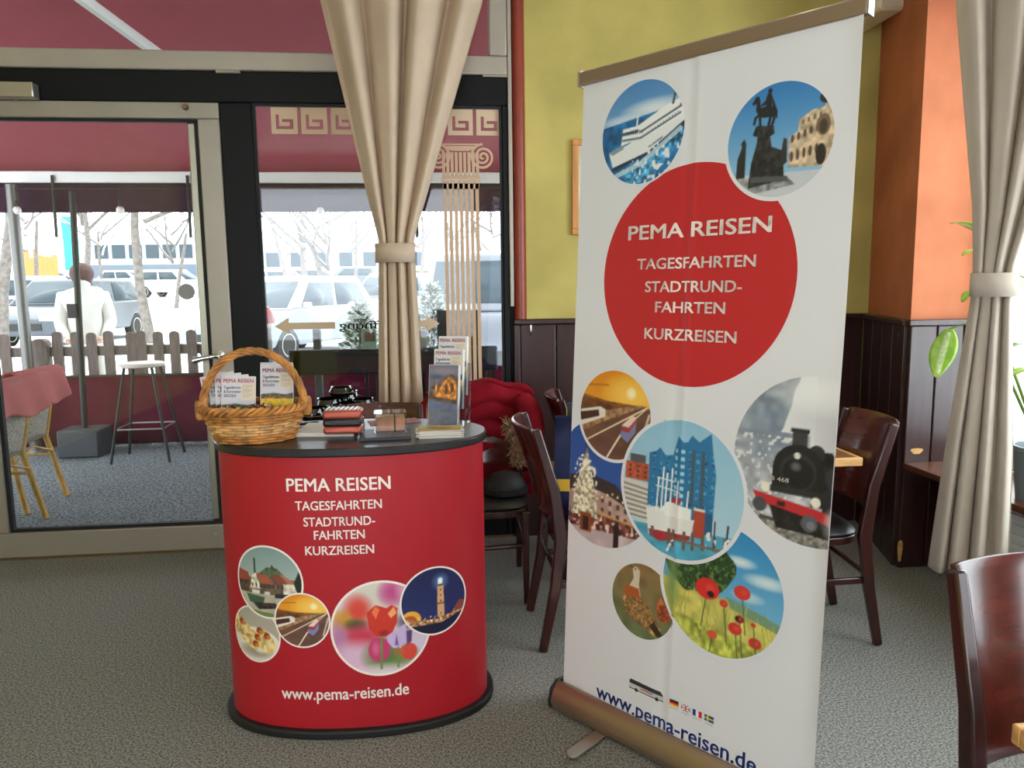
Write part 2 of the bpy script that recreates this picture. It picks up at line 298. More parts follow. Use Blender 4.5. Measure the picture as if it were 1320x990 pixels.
def pic_highway():
    p = Pic(76, 'e08a18', 'f2b84a'); p.ell(.45, .5, .9, .5, 'ffd060', .9, True).ell(.45, .52, .16, .16, 'fff4c8', 1, True); p.line([(-.9, .62), (-.2, .66)], .05, 'a8641c', .6)
    p.poly([(-1, .42), (-.2, .3), (.9, .26), (1, -1), (-1, -1)], '8a5228', tex=(6, .25, 3)); p.poly([(-1, .38), (-.1, .22), (.7, .22), (-1, 0)], '6e4422', tex=(7, .3, 4)); p.poly([(.85, .28), (-1, -.5), (-1, -1), (1, -1), (1, .2)], '6a4a3e', tex=(5, .12, 6))
    p.poly([(.82, .28), (-.9, -.42), (-1, -.1), (.6, .28)], 'a07a5a', tex=(12, .3, 9)); p.line([(-.8, -.66), (.9, .26)], .035, 'f0d8b8').line([(-.15, -.95), (.2, -.42)], .045, 'f4e4d0').line([(.6, .0), (.88, .24)], .03, 'e8cfa8').line([(.75, -.55), (.95, .1)], .06, 'e8d4bc', .8)
    p.poly([(-.98, .04), (-.4, .16), (-.25, .1), (-.25, -.06), (-.98, -.34)], 'e6ddd4').poly([(-.98, -.02), (-.45, .08), (-.42, -.06), (-.98, -.22)], '4a2a24')
    p.poly([(.22, -.22), (.5, .02), (.62, -.0), (.6, -.32), (.4, -.56), (.2, -.44)], '7a7fae').poly([(.22, -.2), (.5, .04), (.64, .02), (.42, -.22)], 'f0d0c0').poly([(.22, -.22), (.42, -.24), (.42, -.34), (.22, -.32)], 'a83a34').poly([(.42, -.24), (.63, .0), (.61, -.1), (.42, -.36)], 'b04a3e'); return p
def pic_xmas():
    p = Pic(90, '1f4a94', '3a6cb8'); p.poly([(-.95, -.25), (-.7, .02), (-.35, .12), (.25, .02), (.62, -.28), (.62, -.5), (-.95, -.5)], '3a3236'); p.poly([(-.3, -.6), (-.3, -.1), (.1, -.16), (.6, -.34), (.6, -.62)], 'b89a90', tex=(12, .15, 2)); p.rect(-.95, -.5, -.6, -.2, 'a08a84')
    for k in range(4):
        for j in range(2): p.rect(-.02+k*.15, .04+k*.15, -.3-j*.16-k*.03, -.22-j*.16-k*.03, '5a3e3c')
    p.rect(-1, 1, -.78, -.5, '6a3a34', tex=(16, .7, 3)); p.speck((p.Y < -.5) & (p.Y > -.78), 22, .25, 7, 'f0d8c8'); p.poly([(-.1, -.42), (.3, -.5), (.7, -.5), (.7, -.56), (-.1, -.5)], 'c89a6a')
    p.poly([(-1, -.78), (1, -.72), (1, -1), (-1, -1)], 'c8b4b8', tex=(5, .1, 2)); p.poly([(-.34, .5), (-.16, -.1), (-.06, -.58), (-.66, -.58), (-.54, -.1)], 'b9b29a', tex=(26, .45, 4)); p.speck(((p.X+.36)/.3)**2+((p.Y+.1)/.6)**2 < .7, 30, .35, 5, 'fff6dc')
    p.line([(-.36, .48), (-.36, .66)], .03, '304058').rect(-.44, -.2, -.82, -.52, '8a4a2c').rect(-.38, -.26, -.8, -.58, '3c2420'); p.ell(.3, -.66, .06, .1, '221e22').rect(.25, .35, -.96, -.62, '221e22')
    for k in range(16): p.ell(-.9+k*.1, -.2-.06*math.sin(k), .02, .02, 'ffe8b0')
    return p
def pic_elb():
    p = Pic(124, '8fc0dc', 'bcd9e8'); p.poly([(-1, -.62), (1, -.5), (1, -1), (-1, -1)], '4fa4c4', tex=(9, .12, 3))
    p.rect(-.96, -.52, .02, .28, 'b85a40', tex=(22, .15, 2)).rect(-.88, -.6, .28, .4, '5a5a60'); p.poly([(-1, .02), (-.52, -.02), (-.52, -.6), (-1, -.5)], 'd8d4cc')
    for k in range(7): p.line([(-.98, -.06-k*.075), (-.53, -.1-k*.07)], .03, '8a8680')
    for k in range(3):
        for j in range(3): p.rect(-.9+k*.14, -.85+k*.14, .06+j*.07, .1+j*.07, '7a3828')
    p.poly([(-.54, -.3), (-.54, .46), (-.42, .5), (-.36, .56), (-.26, .46), (-.14, .48), (-.06, .76), (.04, .68), (.1, .7), (.16, .8), (.28, .72), (.46, .86), (.5, .6), (.56, .3), (.54, -.5)], '2a76a8')
    q = vnoise(p.X, p.Y, 26, 3); m = (p.X > -.54) & (p.X < .55) & (p.Y < .62) & (p.Y > -.3) & (np.sin(p.X*52) > .1) & (np.sin(p.Y*60) > .0)
    p.put(m & (q > .35) & (p.im[..., 2] > .6) & (p.im[..., 0] < .3), '5aa6cc'); p.put(m & (q > .62) & (p.im[..., 0] < .42), '1a4f7c'); p.put(m & (p.X > -.1) & (p.X < .08) & (p.im[..., 0] < .45), 'a6d4e6'); p.put((p.X > .12) & (p.X < .42) & (p.Y > -.2) & (p.Y < .6) & (np.sin(p.X*40) > .55), '4a5a68')
    p.rect(.24, .42, -.62, -.22, 'b04a38').rect(.42, .54, -.55, -.25, '2a5c86').rect(.24, .42, -.24, -.2, 'e0dcd4')
    p.poly([(-.56, -.36), (-.5, -.74), (-.3, -.78), (.2, -.66), (.26, -.38), (-.1, -.42), (-.36, -.3)], 'e8e8e6').poly([(-.5, -.66), (-.48, -.76), (-.3, -.8), (.2, -.68), (.2, -.62)], 'a83038').poly([(-.3, -.32), (-.2, -.2), (.2, -.24), (.2, -.4), (-.2, -.42)], 'f2f2f0'); p.poly([(-.14, -.14), (.04, -.12), (.02, -.2), (-.12, -.2)], 'b83040')
    for x, h in ((-.38, .1), (-.3, .28), (-.24, .2), (-.16, .28), (-.05, .12), (.12, .0)): p.line([(x, -.36), (x+.02, h)], .025, 'eef0f0')
    p.line([(-.38, .12), (-.1, .1)], .02, 'dfe4e6').line([(-.4, .0), (.0, -.04)], .02, 'dfe4e6')
    for x in (-.46, -.18, -.1, .08, .22, .38, .56, .72): p.rect(x, x+.05, -.86+.2*abs(x), -.58+.06*x, '6e5c54')
    p.rect(-.1, .85, -.74, -.7, '7a6a60').line([(.76, -.7), (.78, -.36)], .03, '3a4048').line([(.58, -.7), (.58, -.34)], .025, '4a4a4e'); p.speck((p.Y < -.5) & (p.Y > -.72) & (p.X > .45), 20, .3, 4, 'ece8e0'); return p
def pic_train():
    p = Pic(110, '8a93a0', 'c4c4c8'); p.speck(p.X < 2, 12, .18, 2); p.ell(-.5, .3, .5, .5, '6f8296', .6, True); p.speck((p.Y < .25) & (p.X < -.1), 26, .28, 5, 'dcdcdc')
    nz = vnoise(p.X, p.Y, 5, 9)*.22; p.put((p.X+nz > -.2-.15*np.sin(p.Y*5)) & (p.Y > .05+.25*(p.X < -.05)), 'e4e4e8'); p.put((p.X > .0) & (p.Y > -.1+nz), 'd9d9de'); p.ell(.35, .5, .7, .4, 'c6c6cc', .7, True).ell(.1, .8, .7, .3, 'f0f0f2', .8, True)
    p.poly([(-1, -.75), (1, -.8), (1, -1), (-1, -1)], '8a8680', tex=(28, .4, 3)); p.line([(-.6, -.74), (.2, -.82)], .04, '4a4644')
    p.poly([(.0, .12), (.22, .14), (.42, -.02), (.44, -.5), (.0, -.52)], '26272b', tex=(18, .6, 3)).ell(.26, -.14, .1, .12, '3a3b40').rect(.14, .42, -.6, -.3, '2a2b30')
    p.rect(-.26, -.08, .12, .36, '3a3a3e').rect(-.28, -.06, .32, .37, '2a2a2e').ell(.04, .1, .1, .1, '2e2e32')
    p.ell(-.17, -.12, .31, .3, '1b1c20').rect(-.48, .14, -.42, -.12, '1b1c20').ell(-.17, -.14, .22, .22, '2f3136').ell(-.17, -.16, .19, .18, '15161a').ell(-.2, -.08, .08, .07, '8a8d94', .7, True).ell(-.19, .05, .04, .04, 'd8d8d4')
    p.rect(-.5, .16, -.42, -.34, '2a2a2e').ell(-.56, -.38, .06, .06, 'f0ead8').ell(.06, -.46, .06, .06, 'f0ead8')
    p.poly([(-.72, -.44), (.36, -.58), (.36, -.76), (.1, -.72), (-.66, -.56)], 'c02a30'); p.rect(.32, .37, -.92, -.58, 'b02a30').rect(-.4, -.3, -.58, -.52, '2a2022').poly([(-.5, -.58), (.26, -.7), (.26, -.86), (-.4, -.84)], '1c1a1c', tex=(20, .7, 6)).ell(-.62, -.6, .09, .09, '4a4c54').ell(0, -.72, .1, .1, '5a5c64').ell(.02, -.74, .05, .05, '7a7c84')
    p.ell(.5, -.72, .4, .22, 'dcdce0', .95, True).ell(.35, -.6, .2, .16, 'e8e8ea', .8, True); return p
def pic_bird():
    p = Pic(64, '8a6a44', '6a7a52'); p.speck(p.X < 2, 4, .15, 3); p.ell(-.2, .0, .7, .5, '97774e', .5, True); p.poly([(-.62, -.06), (-.5, -.5), (.2, -.72), (.5, -.84), (.62, -.6), (.35, -.2), (-.1, .12), (-.5, .12)], 'a8814e', tex=(24, .5, 3))
    m = ((p.X*.7+p.Y*.7)*26 % 2 < .8) & (((p.X+.0)/.62)**2+((p.Y+.3)/.5)**2 < 1); p.put(m & (p.im[..., 0] > .55), '5a3c22', .7); p.poly([(.25, -.6), (.6, -.85), (.66, -.7), (.4, -.42)], '3a2c22')
    p.poly([(-.56, .06), (-.3, .55), (-.34, .82), (-.22, .88), (-.1, .78), (-.12, .4), (-.05, .1)], 'd8c8b0').poly([(-.6, .2), (-.5, .32), (-.12, .3), (-.06, .04), (-.56, .02)], 'b05a2a').line([(-.34, .82), (-.44, .84)], .04, '5a4a3a').ell(-.25, .8, .025, .025, '201a14')
    p.poly([(.5, -.3), (.46, .1), (.6, .24), (.8, .1), (.9, -.2), (.75, -.4)], '9a4a2a', tex=(16, .4, 5)).poly([(.5, .05), (.56, .28), (.7, .1)], 'c8713a'); p.line([(-.3, -.5), (-.34, -.76)], .05, '7a6a54').line([(.02, -.6), (.06, -.82)], .04, '7a6a54'); return p
def pic_poppy():
    p = Pic(112, '2a86c4', '9fd0e8'); p.ell(.3, .5, .3, .1, 'f0f4f6', .9, True).ell(.72, .3, .4, .12, 'e8f0f4', .9, True).ell(.45, .02, .3, .1, 'e4eef2', .7, True); p.poly([(-1, -.02), (.2, -.12), (1, -.3), (1, -1), (-1, -1)], 'c9bf62', tex=(10, .15, 3)); p.poly([(.1, -.06), (.6, -.16), (1, -.26), (1, -.4), (.2, -.22)], '7a9a7c')
    p.poly([(-1, -.5), (1, -.72), (1, -1), (-1, -1)], '9aa83e', .6, tex=(14, .3, 8)); nz = vnoise(p.X, p.Y, 7, 4)*.3; m = ((p.X+.36)/.62)**2+((p.Y-.3)/.46)**2+nz < 1.1; p.put(m, '2f4a2a'); p.speck(m, 24, .4, 6, '5c7c3e'); p.speck(m, 30, .25, 8, '1a2a1c'); p.ell(-.82, -.05, .16, .6, '7c9a5c', .8, True)
    for i in range(70):
        x = random.uniform(-.9, .9); y = random.uniform(-.9, -.3); p.line([(x, y), (x+random.uniform(-.08, .08), y+random.uniform(.15, .35))], .012, random.choice(['d8cc7a', '8a9a3a', 'b0b050']), .7)
    for x, y, r, c in ((-.2, -.03, .2, 'd8302c'), (.36, .06, .13, 'd83a34'), (.08, -.18, .07, 'd04030'), (.34, -.34, .07, '8a2430'), (.28, -.5, .11, 'd23a30'), (.6, -.62, .1, 'cc342c'), (-.08, -.7, .08, 'd8583a'), (.56, -.36, .04, 'c84038')):
        p.line([(x, y), (x+.08*(1 if x > 0 else -1), y-.6)], .018, '54682e'); p.ell(x, y, r, r*.8, c).ell(x+r*.2, y+r*.1, r*.5, r*.4, 'ec5448', .7, True)
    p.ell(-.14, -.1, .06, .05, '3a1a20').ell(.3, -.34, .03, .03, '2a141a'); return p
def pic_village():
    p = Pic(72, '7a9494', 'd0d4c8'); p.poly([(-.3, .2), (0, .42), (.3, .4), (.6, .1), (-.4, .1)], '4e5f44', tex=(14, .3, 2)).poly([(.1, .38), (.14, .5), (.22, .42), (.3, .36)], '46463e'); p.rect(-1, 1, -.35, .1, '6a5a4a', tex=(9, .35, 3))
    p.poly([(-1, .32), (-.6, .22), (-.55, .0), (-1, -.02)], '9c4a3a').poly([(-.35, .24), (0, .2), (.2, -.04), (-.2, -.04)], 'a85a44').poly([(.1, .22), (.4, .2), (.62, .0), (.3, -.04)], '8a4838').poly([(.3, .3), (.5, .2), (.85, -.02), (.6, -.02)], 'b0705a').poly([(-.5, .1), (-.38, .3), (-.2, -.2), (-.55, -.2)], 'd8ccb8', tex=(14, .3, 5))
    p.line([(-.38, .24), (-.38, .62)], .05, '30343a').rect(-1, -.6, -.3, -.02, '4c3c34', tex=(14, .5, 6)).rect(.45, .9, -.3, -.02, 'cfc4b4', tex=(12, .2, 7)).poly([(.75, .0), (.9, .35), (1, .1), (1, -.3), (.85, -.3)], '243024')
    for k in range(8): p.rect(-.5+k*.13, -.45+k*.13, -.16, -.06, '3a302c')
    p.rect(-1, 1, -1, -.34, 'b4ab9c', tex=(6, .12, 3)).poly([(-.7, -.36), (-.1, -.42), (-.15, -.6), (-.6, -.6)], '3f5c46').poly([(-.5, -.6), (.2, -.56), (.3, -.7), (-.3, -.78)], '3a2e2a', tex=(20, .6, 2)).poly([(-.5, -.8), (.1, -.86), (.3, -.98), (-.4, -1)], '6f8048').rect(-.5, -.25, -.34, -.24, 'e0dcd4').rect(-.1, .06, -.34, -.26, 'dcd8d0').rect(.2, .5, -.42, -.3, '2a2a2c'); return p
def pic_rolls():
    p = Pic(56, 'a8a294', 'b8ae9c'); p.ell(0, -.35, 1, .6, 'e6e0d2').ell(0, -.62, .85, .3, '8a7c6a', .8, True)
    for x, y in ((-.7, .2), (-.45, .02), (-.1, -.2), (.3, -.1), (.5, -.3)): p.ell(x, y, .3, .34, 'd8b470', tex=(10, .3, 3)).ell(x+.05, y+.02, .2, .24, 'ecd8a4', .9, True)
    for x, y in ((-.6, .35), (.0, -.35), (.2, .15), (.5, .0), (.1, -.1)): p.ell(x, y, .12, .12, '9a3a1e').ell(x+.06, y-.05, .08, .08, 'c87a30')
    p.ell(.2, -.55, .3, .14, 'f0e6c4', .9, True); return p
def pic_tulip():
    p = Pic(100, 'd8d4c4', 'c8a8c0'); 
    for x, y, rx, ry, c in ((-.6, .5, .4, .3, 'e0c4cc'), (.25, .75, .3, .3, 'c24a86'), (.6, .8, .3, .3, 'd8a8c4'), (-.45, .4, .3, .36, 'd84a3a'), (-.75, .2, .25, .25, 'c89030'), (-.5, .1, .25, .15, '4a5a34'), (-.4, -.15, .5, .28, 'c8324a'), (-.85, -.2, .2, .4, 'b87aa8'), (.75, .3, .3, .4, 'b494c4'), (-.5, -.7, .6, .5, 'dcb4d0'), (.6, .1, .3, .2, '504a60'), (.1, -.6, .5, .4, '5e7a3c'), (.75, -.5, .35, .5, 'd4c4dc'), (0, -1, .7, .25, 'e4d4e0'), (.5, -.6, .25, .2, '6c8a3e')): p.ell(x, y, rx*1.15, ry*1.15, c, 1.6 if False else 1, True)
    p.ell(-.45, .42, .2, .24, 'd84838', .9, True).ell(.55, -.55, .16, .18, 'd8483a').ell(.35, -.5, .1, .12, 'c86038')
    p.ell(-.05, -.45, .22, .26, 'c4386e').ell(-.12, -.42, .1, .2, 'dc6a94', .9, True).poly([(.1, -.1), (.12, .04), (.22, -.0), (.3, -.12), (.38, .0), (.5, .06), (.5, -.3), (.38, -.46), (.22, -.44), (.12, -.3)], 'c8b0dc').poly([(.3, -.14), (.34, -.4), (.26, -.38)], '7a58a0').poly([(.5, -.1), (.62, -.1), (.6, -.34), (.5, -.42)], '5c4070')
    p.line([(.0, -.2), (-.02, -.85)], .05, '6c8a4a').line([(.32, -.45), (.32, -.85)], .045, '6c8a4a'); p.poly([(-.28, .34), (-.22, .4), (-.1, .5), (.02, .46), (.12, .42), (.22, .48), (.34, .4), (.32, .1), (.22, -.1), (.08, -.18), (-.1, -.16), (-.24, 0)], 'cc3626').poly([(-.18, .36), (-.1, .48), (-.02, .4), (-.1, .2)], 'f0784a').poly([(.14, .3), (.26, .44), (.32, .3), (.2, .2)], 'f4a870').ell(.05, -.1, .14, .08, '8a201a', .8, True); return p
def pic_light():
    p = Pic(80, '161c4c', '2a3470'); p.ell(.17, .55, .3, .3, '6a86b8', .8, True); p.poly([(.06, -.48), (.08, .44), (.26, .44), (.28, -.48)], 'd8a878').rect(.06, .28, -.12, -.06, '8a5c44').rect(.1, .24, .42, .48, '5a4638').rect(.1, .24, .48, .62, 'dff4f4').ell(.17, .6, .09, .1, 'f4ffff', 1, True)
    for y in (.3, .14, -.02, -.4): p.rect(.15, .19, y-.03, y+.03, '5a3a2c')
    p.ell(-.7, -.46, .28, .26, 'e8a83a').ell(-.74, -.5, .2, .17, 'b85a20'); p.poly([(-1, -.48), (-.3, -.52), (.1, -.54), (.5, -.44), (.7, -.2), (.85, -.14), (1, -.3), (1, -.5), (.3, -.66), (-.9, -.72)], 'b8825a', tex=(22, .5, 3)); p.speck((p.Y < -.42) & (p.Y > -.66), 26, .22, 5, 'ffdf98'); p.poly([(.6, -.3), (.78, -.12), (.94, -.2), (.94, -.4), (.62, -.44)], '8a4038')
    p.poly([(-1, -.66), (.2, -.66), (1, -.4), (1, -1), (-1, -1)], '141a3c', tex=(5, .2, 2)); return p
def pic_cover():
    p = Pic(64, 'cfc9cc', 'b9b7c6', 1, 2); p.rect(.15, 1, .55, 1.55, 'd8c6a6', .8)
    for k in range(9): p.rect(.22, .8-.2*(k % 3 == 2), 1.42-k*.09, 1.45-k*.09, '9a8f8a', .8)
    p.poly([(-1, .22), (-.2, .3), (.5, .2), (1, .3), (1, -.08), (-1, -.08)], '4c4a2c', tex=(9, .4, 3)); p.rect(-.8, -.1, -.1, .02, 'b8622a').rect(.2, .6, -.08, .04, 'a85a30').rect(-1, 1, -.5, -.08, 'd8b414', tex=(7, .12, 5)).rect(-1, 1, -2, -.5, '7a8234', tex=(8, .3, 6)); return p
def pic_castle():
    p = Pic(48, '6a6a80', '5a5a70', 1, 2); p.ell(0, 1.6, 1.2, .3, 'a08888', .6, True).ell(-.5, 1.2, .6, .2, '3c4a5c', .8, True); p.poly([(-1, .2), (-.6, .9), (-.5, .5), (-.2, 1), (.2, 1.3), (.5, 1.4), (1, 1.2), (1, -.6), (-1, -.3)], '5c4a3a', tex=(6, .4, 3))
    p.poly([(-.6, .1), (-.5, 1.2), (-.4, .2), (.0, .9), (.3, 1.2), (.6, 1.1), (.9, .9), (.9, -.3), (-.6, -.1)], 'c87c28', tex=(9, .4, 5)).ell(.2, .4, .12, .35, '5a3414').ell(.6, .5, .12, .35, '5a3414'); p.poly([(-1, -.3), (1, -.7), (1, -2), (-1, -2)], '5f6784', tex=(4, .12, 6)); return p
#@@SETTING
# ================================================================ the room
YW = 4.285
struct(BX(-3.5, 2.8, -3.2, YW+.1, -.1, 0).build('floor', 'carpet', smooth=False), 'grey flecked carpet of the dining room')
struct(BX(-3.5, 2.8, -3.2, YW+.1, 3.3, 3.4).build('ceiling', 'cream', smooth=False))
struct(BX(-3.5, -3.4, -3.2, YW+.1, 0, 3.3).build('wall_left', 'yellow', smooth=False))
wr = MB()                                                        # rear wall with a wide window opening
for a in ((-3.4, -2.7, 0, 3.3), (.7, 2.8, 0, 3.3), (-2.7, .7, 0, .65), (-2.7, .7, 2.85, 3.3)): wr.box(a[0], a[1], -3.2, -3.0, a[2], a[3])
struct(wr.build('wall_rear', 'yellow', smooth=False))
# back wall: yellow plaster right of the window front
wb = struct(BX(.535, 2.75, YW, YW+.2, 0, 3.3).build('wall_back', 'yellow', smooth=False), 'yellow plastered wall with dark plank panelling below')
def planks(x0, x1, n, y0, y1, z0, z1, parent, m='wains', fn=None):
    w = (x1-x0)/n
    for k in range(n):
        a, b = x0+k*w+.003, x0+(k+1)*w-.003
        MB().box(a, b, y0, y1, z0, z1, m=fn).build('plank', m, parent, smooth=False, bevel=.005)
planks(.505, 2.53, 10, YW-.03, YW, 0, 1.22, wb)
BX(.47, 2.56, YW-.055, YW+.0, 1.22, 1.25).build('cap_rail', 'wains', wb, bevel=.006)
BX(.47, .505, YW-.03, YW+.02, 0, 1.22).build('end_board', 'wains', wb, bevel=.004)
tr = MB().lathe([(.035, 1.25), (.035, 3.3)], 14, (.512, YW, 0)).build('trim_1', 'redtrim'); struct(tr, 'dark red rounded moulding beside the yellow wall')
struct(BX(.452, .474, YW-.03, YW+.03, 1.32, 3.3).build('trim_2', 'alu', bevel=.004), 'thin beige cover strip beside the window frame')
# right wall: skewed pier, deep window niche with sill
A_, B_ = Vector((2.333, 3.52, 0)), Vector((2.57, YW, 0))
pier = MB().prism([(2.333, 3.52), (2.75, 3.52), (2.75, YW), (2.57, YW)], lambda x, y: (x, y, 0), lambda x, y: (x, y, 3.3)).build('wall_right', 'orange', smooth=False)
struct(pier, 'orange plastered pier and window wall with dark plank panelling below')
d = (B_-A_); ln = d.length; ang = math.atan2(d.y, d.x); fn = Matrix.Translation(A_) @ Matrix.Rotation(ang, 4, 'Z')
planks(0, ln-.03, 4, 0, .028, 0, 1.22, pier, fn=fn); MB().box(-.02, ln-.05, 0, .045, 1.22, 1.25, m=fn).build('cap_rail', 'wains', pier, bevel=.005)
planks(2.318, 2.738, 3, 3.494, 3.52, 0, 1.22, pier); BX(2.3, 2.74, 3.475, 3.52, 1.22, 1.25).build('cap_rail', 'wains', pier, bevel=.005)
for c, s_ in (((2.385, 3.4935, .6), 1.0), ((2.325, 3.4935, .09), 1.2)):
    MB().prism([(.03*s_*math.cos(t)*(1+.25*math.sin(3*t)), .018*s_*math.sin(t)*(1.6 if s_ > 1 else 1)*(1+.2*math.cos(2*t))) for t in [k*PI/7 for k in range(14)]], lambda a, b: (c[0]+a*(.35 if s_ > 1 else 1), c[1], c[2]+b*(2 if s_ > 1 else 1)), lambda a, b: (c[0]+a*(.35 if s_ > 1 else 1), c[1]-.001, c[2]+b*(2 if s_ > 1 else 1))).build('chipped_patch', 'lightwood', pier, smooth=False)
m_ = MB()
for y0, y1, z0, z1, x0 in ((.6, 3.52, 2.75, 3.3, 2.333), (.1, .6, 0, 3.3, 2.333), (-2.5, .1, 2.75, 3.3, 2.333), (-3.0, -2.5, 0, 3.3, 2.333), (.6, 3.52, 0, .5, 2.66), (-2.5, .1, 0, .5, 2.66)): m_.box(x0, 2.78, y0, y1, z0, z1)
m_.build('window_wall', 'orange', pier, smooth=False)
for y0, y1 in ((.6, 3.52), (-2.5, .1)):
    BX(2.315, 2.7, y0+.005, y1-.027, .515, .545).build('window_sill', 'sillwood', pier, bevel=.004)
for wi, (y0, y1) in enumerate(((.6, 3.52), (-2.5, .1))):
    w_ = sempty('window_%d' % (3+wi), (2.7, (y0+y1)/2, .55), 'white framed side window above the sill'); fr = MB()
    for a, b, c, e in ((y0, y1, .55, .62), (y0, y1, 2.68, 2.75), (y0, y0+.07, .62, 2.68), (y1-.07, y1, .62, 2.68), ((y0+y1)/2-.05, (y0+y1)/2+.05, .62, 2.68)): fr.box(2.69, 2.75, a, b, c, e)
    fr.build('window_frame', 'white', w_, world=True, bevel=.006)
    for a, b in ((y0+.07, (y0+y1)/2-.05), ((y0+y1)/2+.05, y1-.07)): BX(2.715, 2.721, a, b, .62, 2.68).build('pane', 'glass', w_, world=True, smooth=False)
rd = thing('radiator', 'white slatted radiator below the side window sill', 'radiator', (2.55, 2.0, .08))
BX(2.47, 2.6, .9, 3.3, .1, .46).build('body', 'rad', rd, world=True, bevel=.01)
for k in range(8): BX(2.455, 2.47, .92, 3.28, .13+k*.042, .155+k*.042).build('slat', 'rad', rd, world=True, bevel=.003)
for y in (1.1, 3.1): BX(2.5, 2.57, y-.03, y+.03, 0, .1).build('foot', 'rad', rd, world=True)

# ---------------- window front: black frame, door, fixed window, transom
f_ = MB()
for a in ((-3.4, .452, 2.395, 2.55), (-1.05, -.885, 0, 2.395), (.418, .452, 0, 2.395), (-.885, .418, 0, .14), (-2.56, -2.385, 0, 2.395), (-3.4, -2.56, 0, .3)): f_.box(a[0], a[1], YW-.02, YW+.06, a[2], a[3])
f_.box(.452, .54, YW+.025, YW+.1, 0, 3.3); fr = f_.build('window_frame_front', 'black', bevel=.006); struct(fr, 'black metal frame of the window front')
MB().lathe([(.009, 0), (.009, .12)], 8).build('hinge', 'alu', fr).matrix_local = Matrix.Translation((-1.05, YW-.03, 2.545)) @ Matrix.Rotation(PI/2, 4, 'Y')
MB().lathe([(.007, 0), (.007, .13)], 8).build('hinge', 'alu', fr).matrix_local = Matrix.Translation((.32, YW-.03, 2.545)) @ Matrix.Rotation(PI/2, 4, 'Y')
# side light left of the door
w4 = sempty('window_5', (-2.98, YW, .3), 'narrow side window left of the door'); BX(-3.4, -2.56, YW+.02, YW+.026, .3, 2.395).build('pane', 'glass', w4, world=True, smooth=False)
# door
dr = sempty('door_1', (-1.72, YW, 0), 'grey aluminium framed glass door to the terrace')
for n_, a in (('top_rail', (-2.385, -1.05, 2.31, 2.392)), ('bottom_rail', (-2.385, -1.05, .012, .15)), ('stile', (-2.385, -2.27, .15, 2.31)), ('stile', (-1.16, -1.05, .15, 2.31))):
    BX(a[0], a[1], YW-.03, YW+.03, a[2], a[3]).build(n_, 'alud', dr, world=True, bevel=.006)
g_ = MB()
for a in ((-2.27, -1.16, 2.295, 2.31), (-2.27, -1.16, .15, .168), (-2.27, -2.25, .168, 2.295), (-1.18, -1.16, .168, 2.295)): g_.box(a[0], a[1], YW-.014, YW+.014, a[2], a[3])
g_.build('gasket', 'rubber', dr, world=True, smooth=False)
BX(-1.22, -1.18, YW+.0, YW+.05, .168, 2.295).build('inner_profile', 'silver', dr, world=True, bevel=.006)
BX(-2.25, -1.18, YW-.003, YW+.003, .168, 2.295).build('pane', 'glass', dr, world=True, smooth=False)
BX(-3.4, .452, YW-.03, YW+.08, -.001, .012).build('threshold', 'brass', dr, world=True)
cq = gy(47, 115, YW-.06).x; cl = MB().box(cq-.5, cq, YW-.1, YW-.03, gy(30, 125, YW-.1).z, gy(30, 105, YW-.1).z).build('door_closer', 'silver', dr, world=True, bevel=.006)
MB().path([(cq-.4, YW-.06, 2.44), (cq-.25, YW-.12, 2.43), (cq-.1, YW-.045, 2.39)], .009, 8).build('closer_arm', 'silver', cl, world=True)
MB().lathe([(.0, 0), (.014, 0), (.016, .02), (.012, .03), (0, .03)], 14).build('stop_button', 'brass', dr).matrix_local = Matrix.Translation((-1.21+1.72, -.03, 2.365)) @ Matrix.Rotation(PI/2, 4, 'X')
MB().lathe([(.0, 0), (.008, 0), (.008, .006), (0, .006)], 10).build('screw', 'silver', dr).matrix_local = Matrix.Translation((-1.2+1.72, -.03, .1)) @ Matrix.Rotation(PI/2, 4, 'X')
h_ = MB().lathe([(0, 0), (.026, 0), (.026, .012), (.012, .016), (.012, .05), (0, .05)], 16).build('handle', 'chrome', dr); h_.matrix_local = Matrix.Translation((-1.115+1.72, -.03, 1.085)) @ Matrix.Rotation(PI/2, 4, 'X')
MB().path([(0, 0, .05), (-.02, 0, .06), (-.07, -.008, .06), (-.125, -.02, .06)], [.011, .012, .013, .02], 10).build('lever', 'chrome', h_)
lp = BX(-1.14, -1.095, YW-.036, YW-.03, .92, 1.0).build('lock_plate', 'silver', dr, world=True, bevel=.002); MB().lathe([(0, 0), (.009, 0), (.009, .004), (0, .004)], 12).build('keyhole', 'blackm', lp).matrix_local = Matrix.Translation((-1.117+1.72, -.036, .965)) @ Matrix.Rotation(PI/2, 4, 'X')
q_ = gy(241, 376, YW); MB().lathe([(0, 0), (.042, 0), (.042, .002), (0, .002)], 28).build('round_sticker', 'grey', dr).matrix_local = Matrix.Translation((q_.x+1.72, -.004, q_.z)) @ Matrix.Rotation(PI/2, 4, 'X')
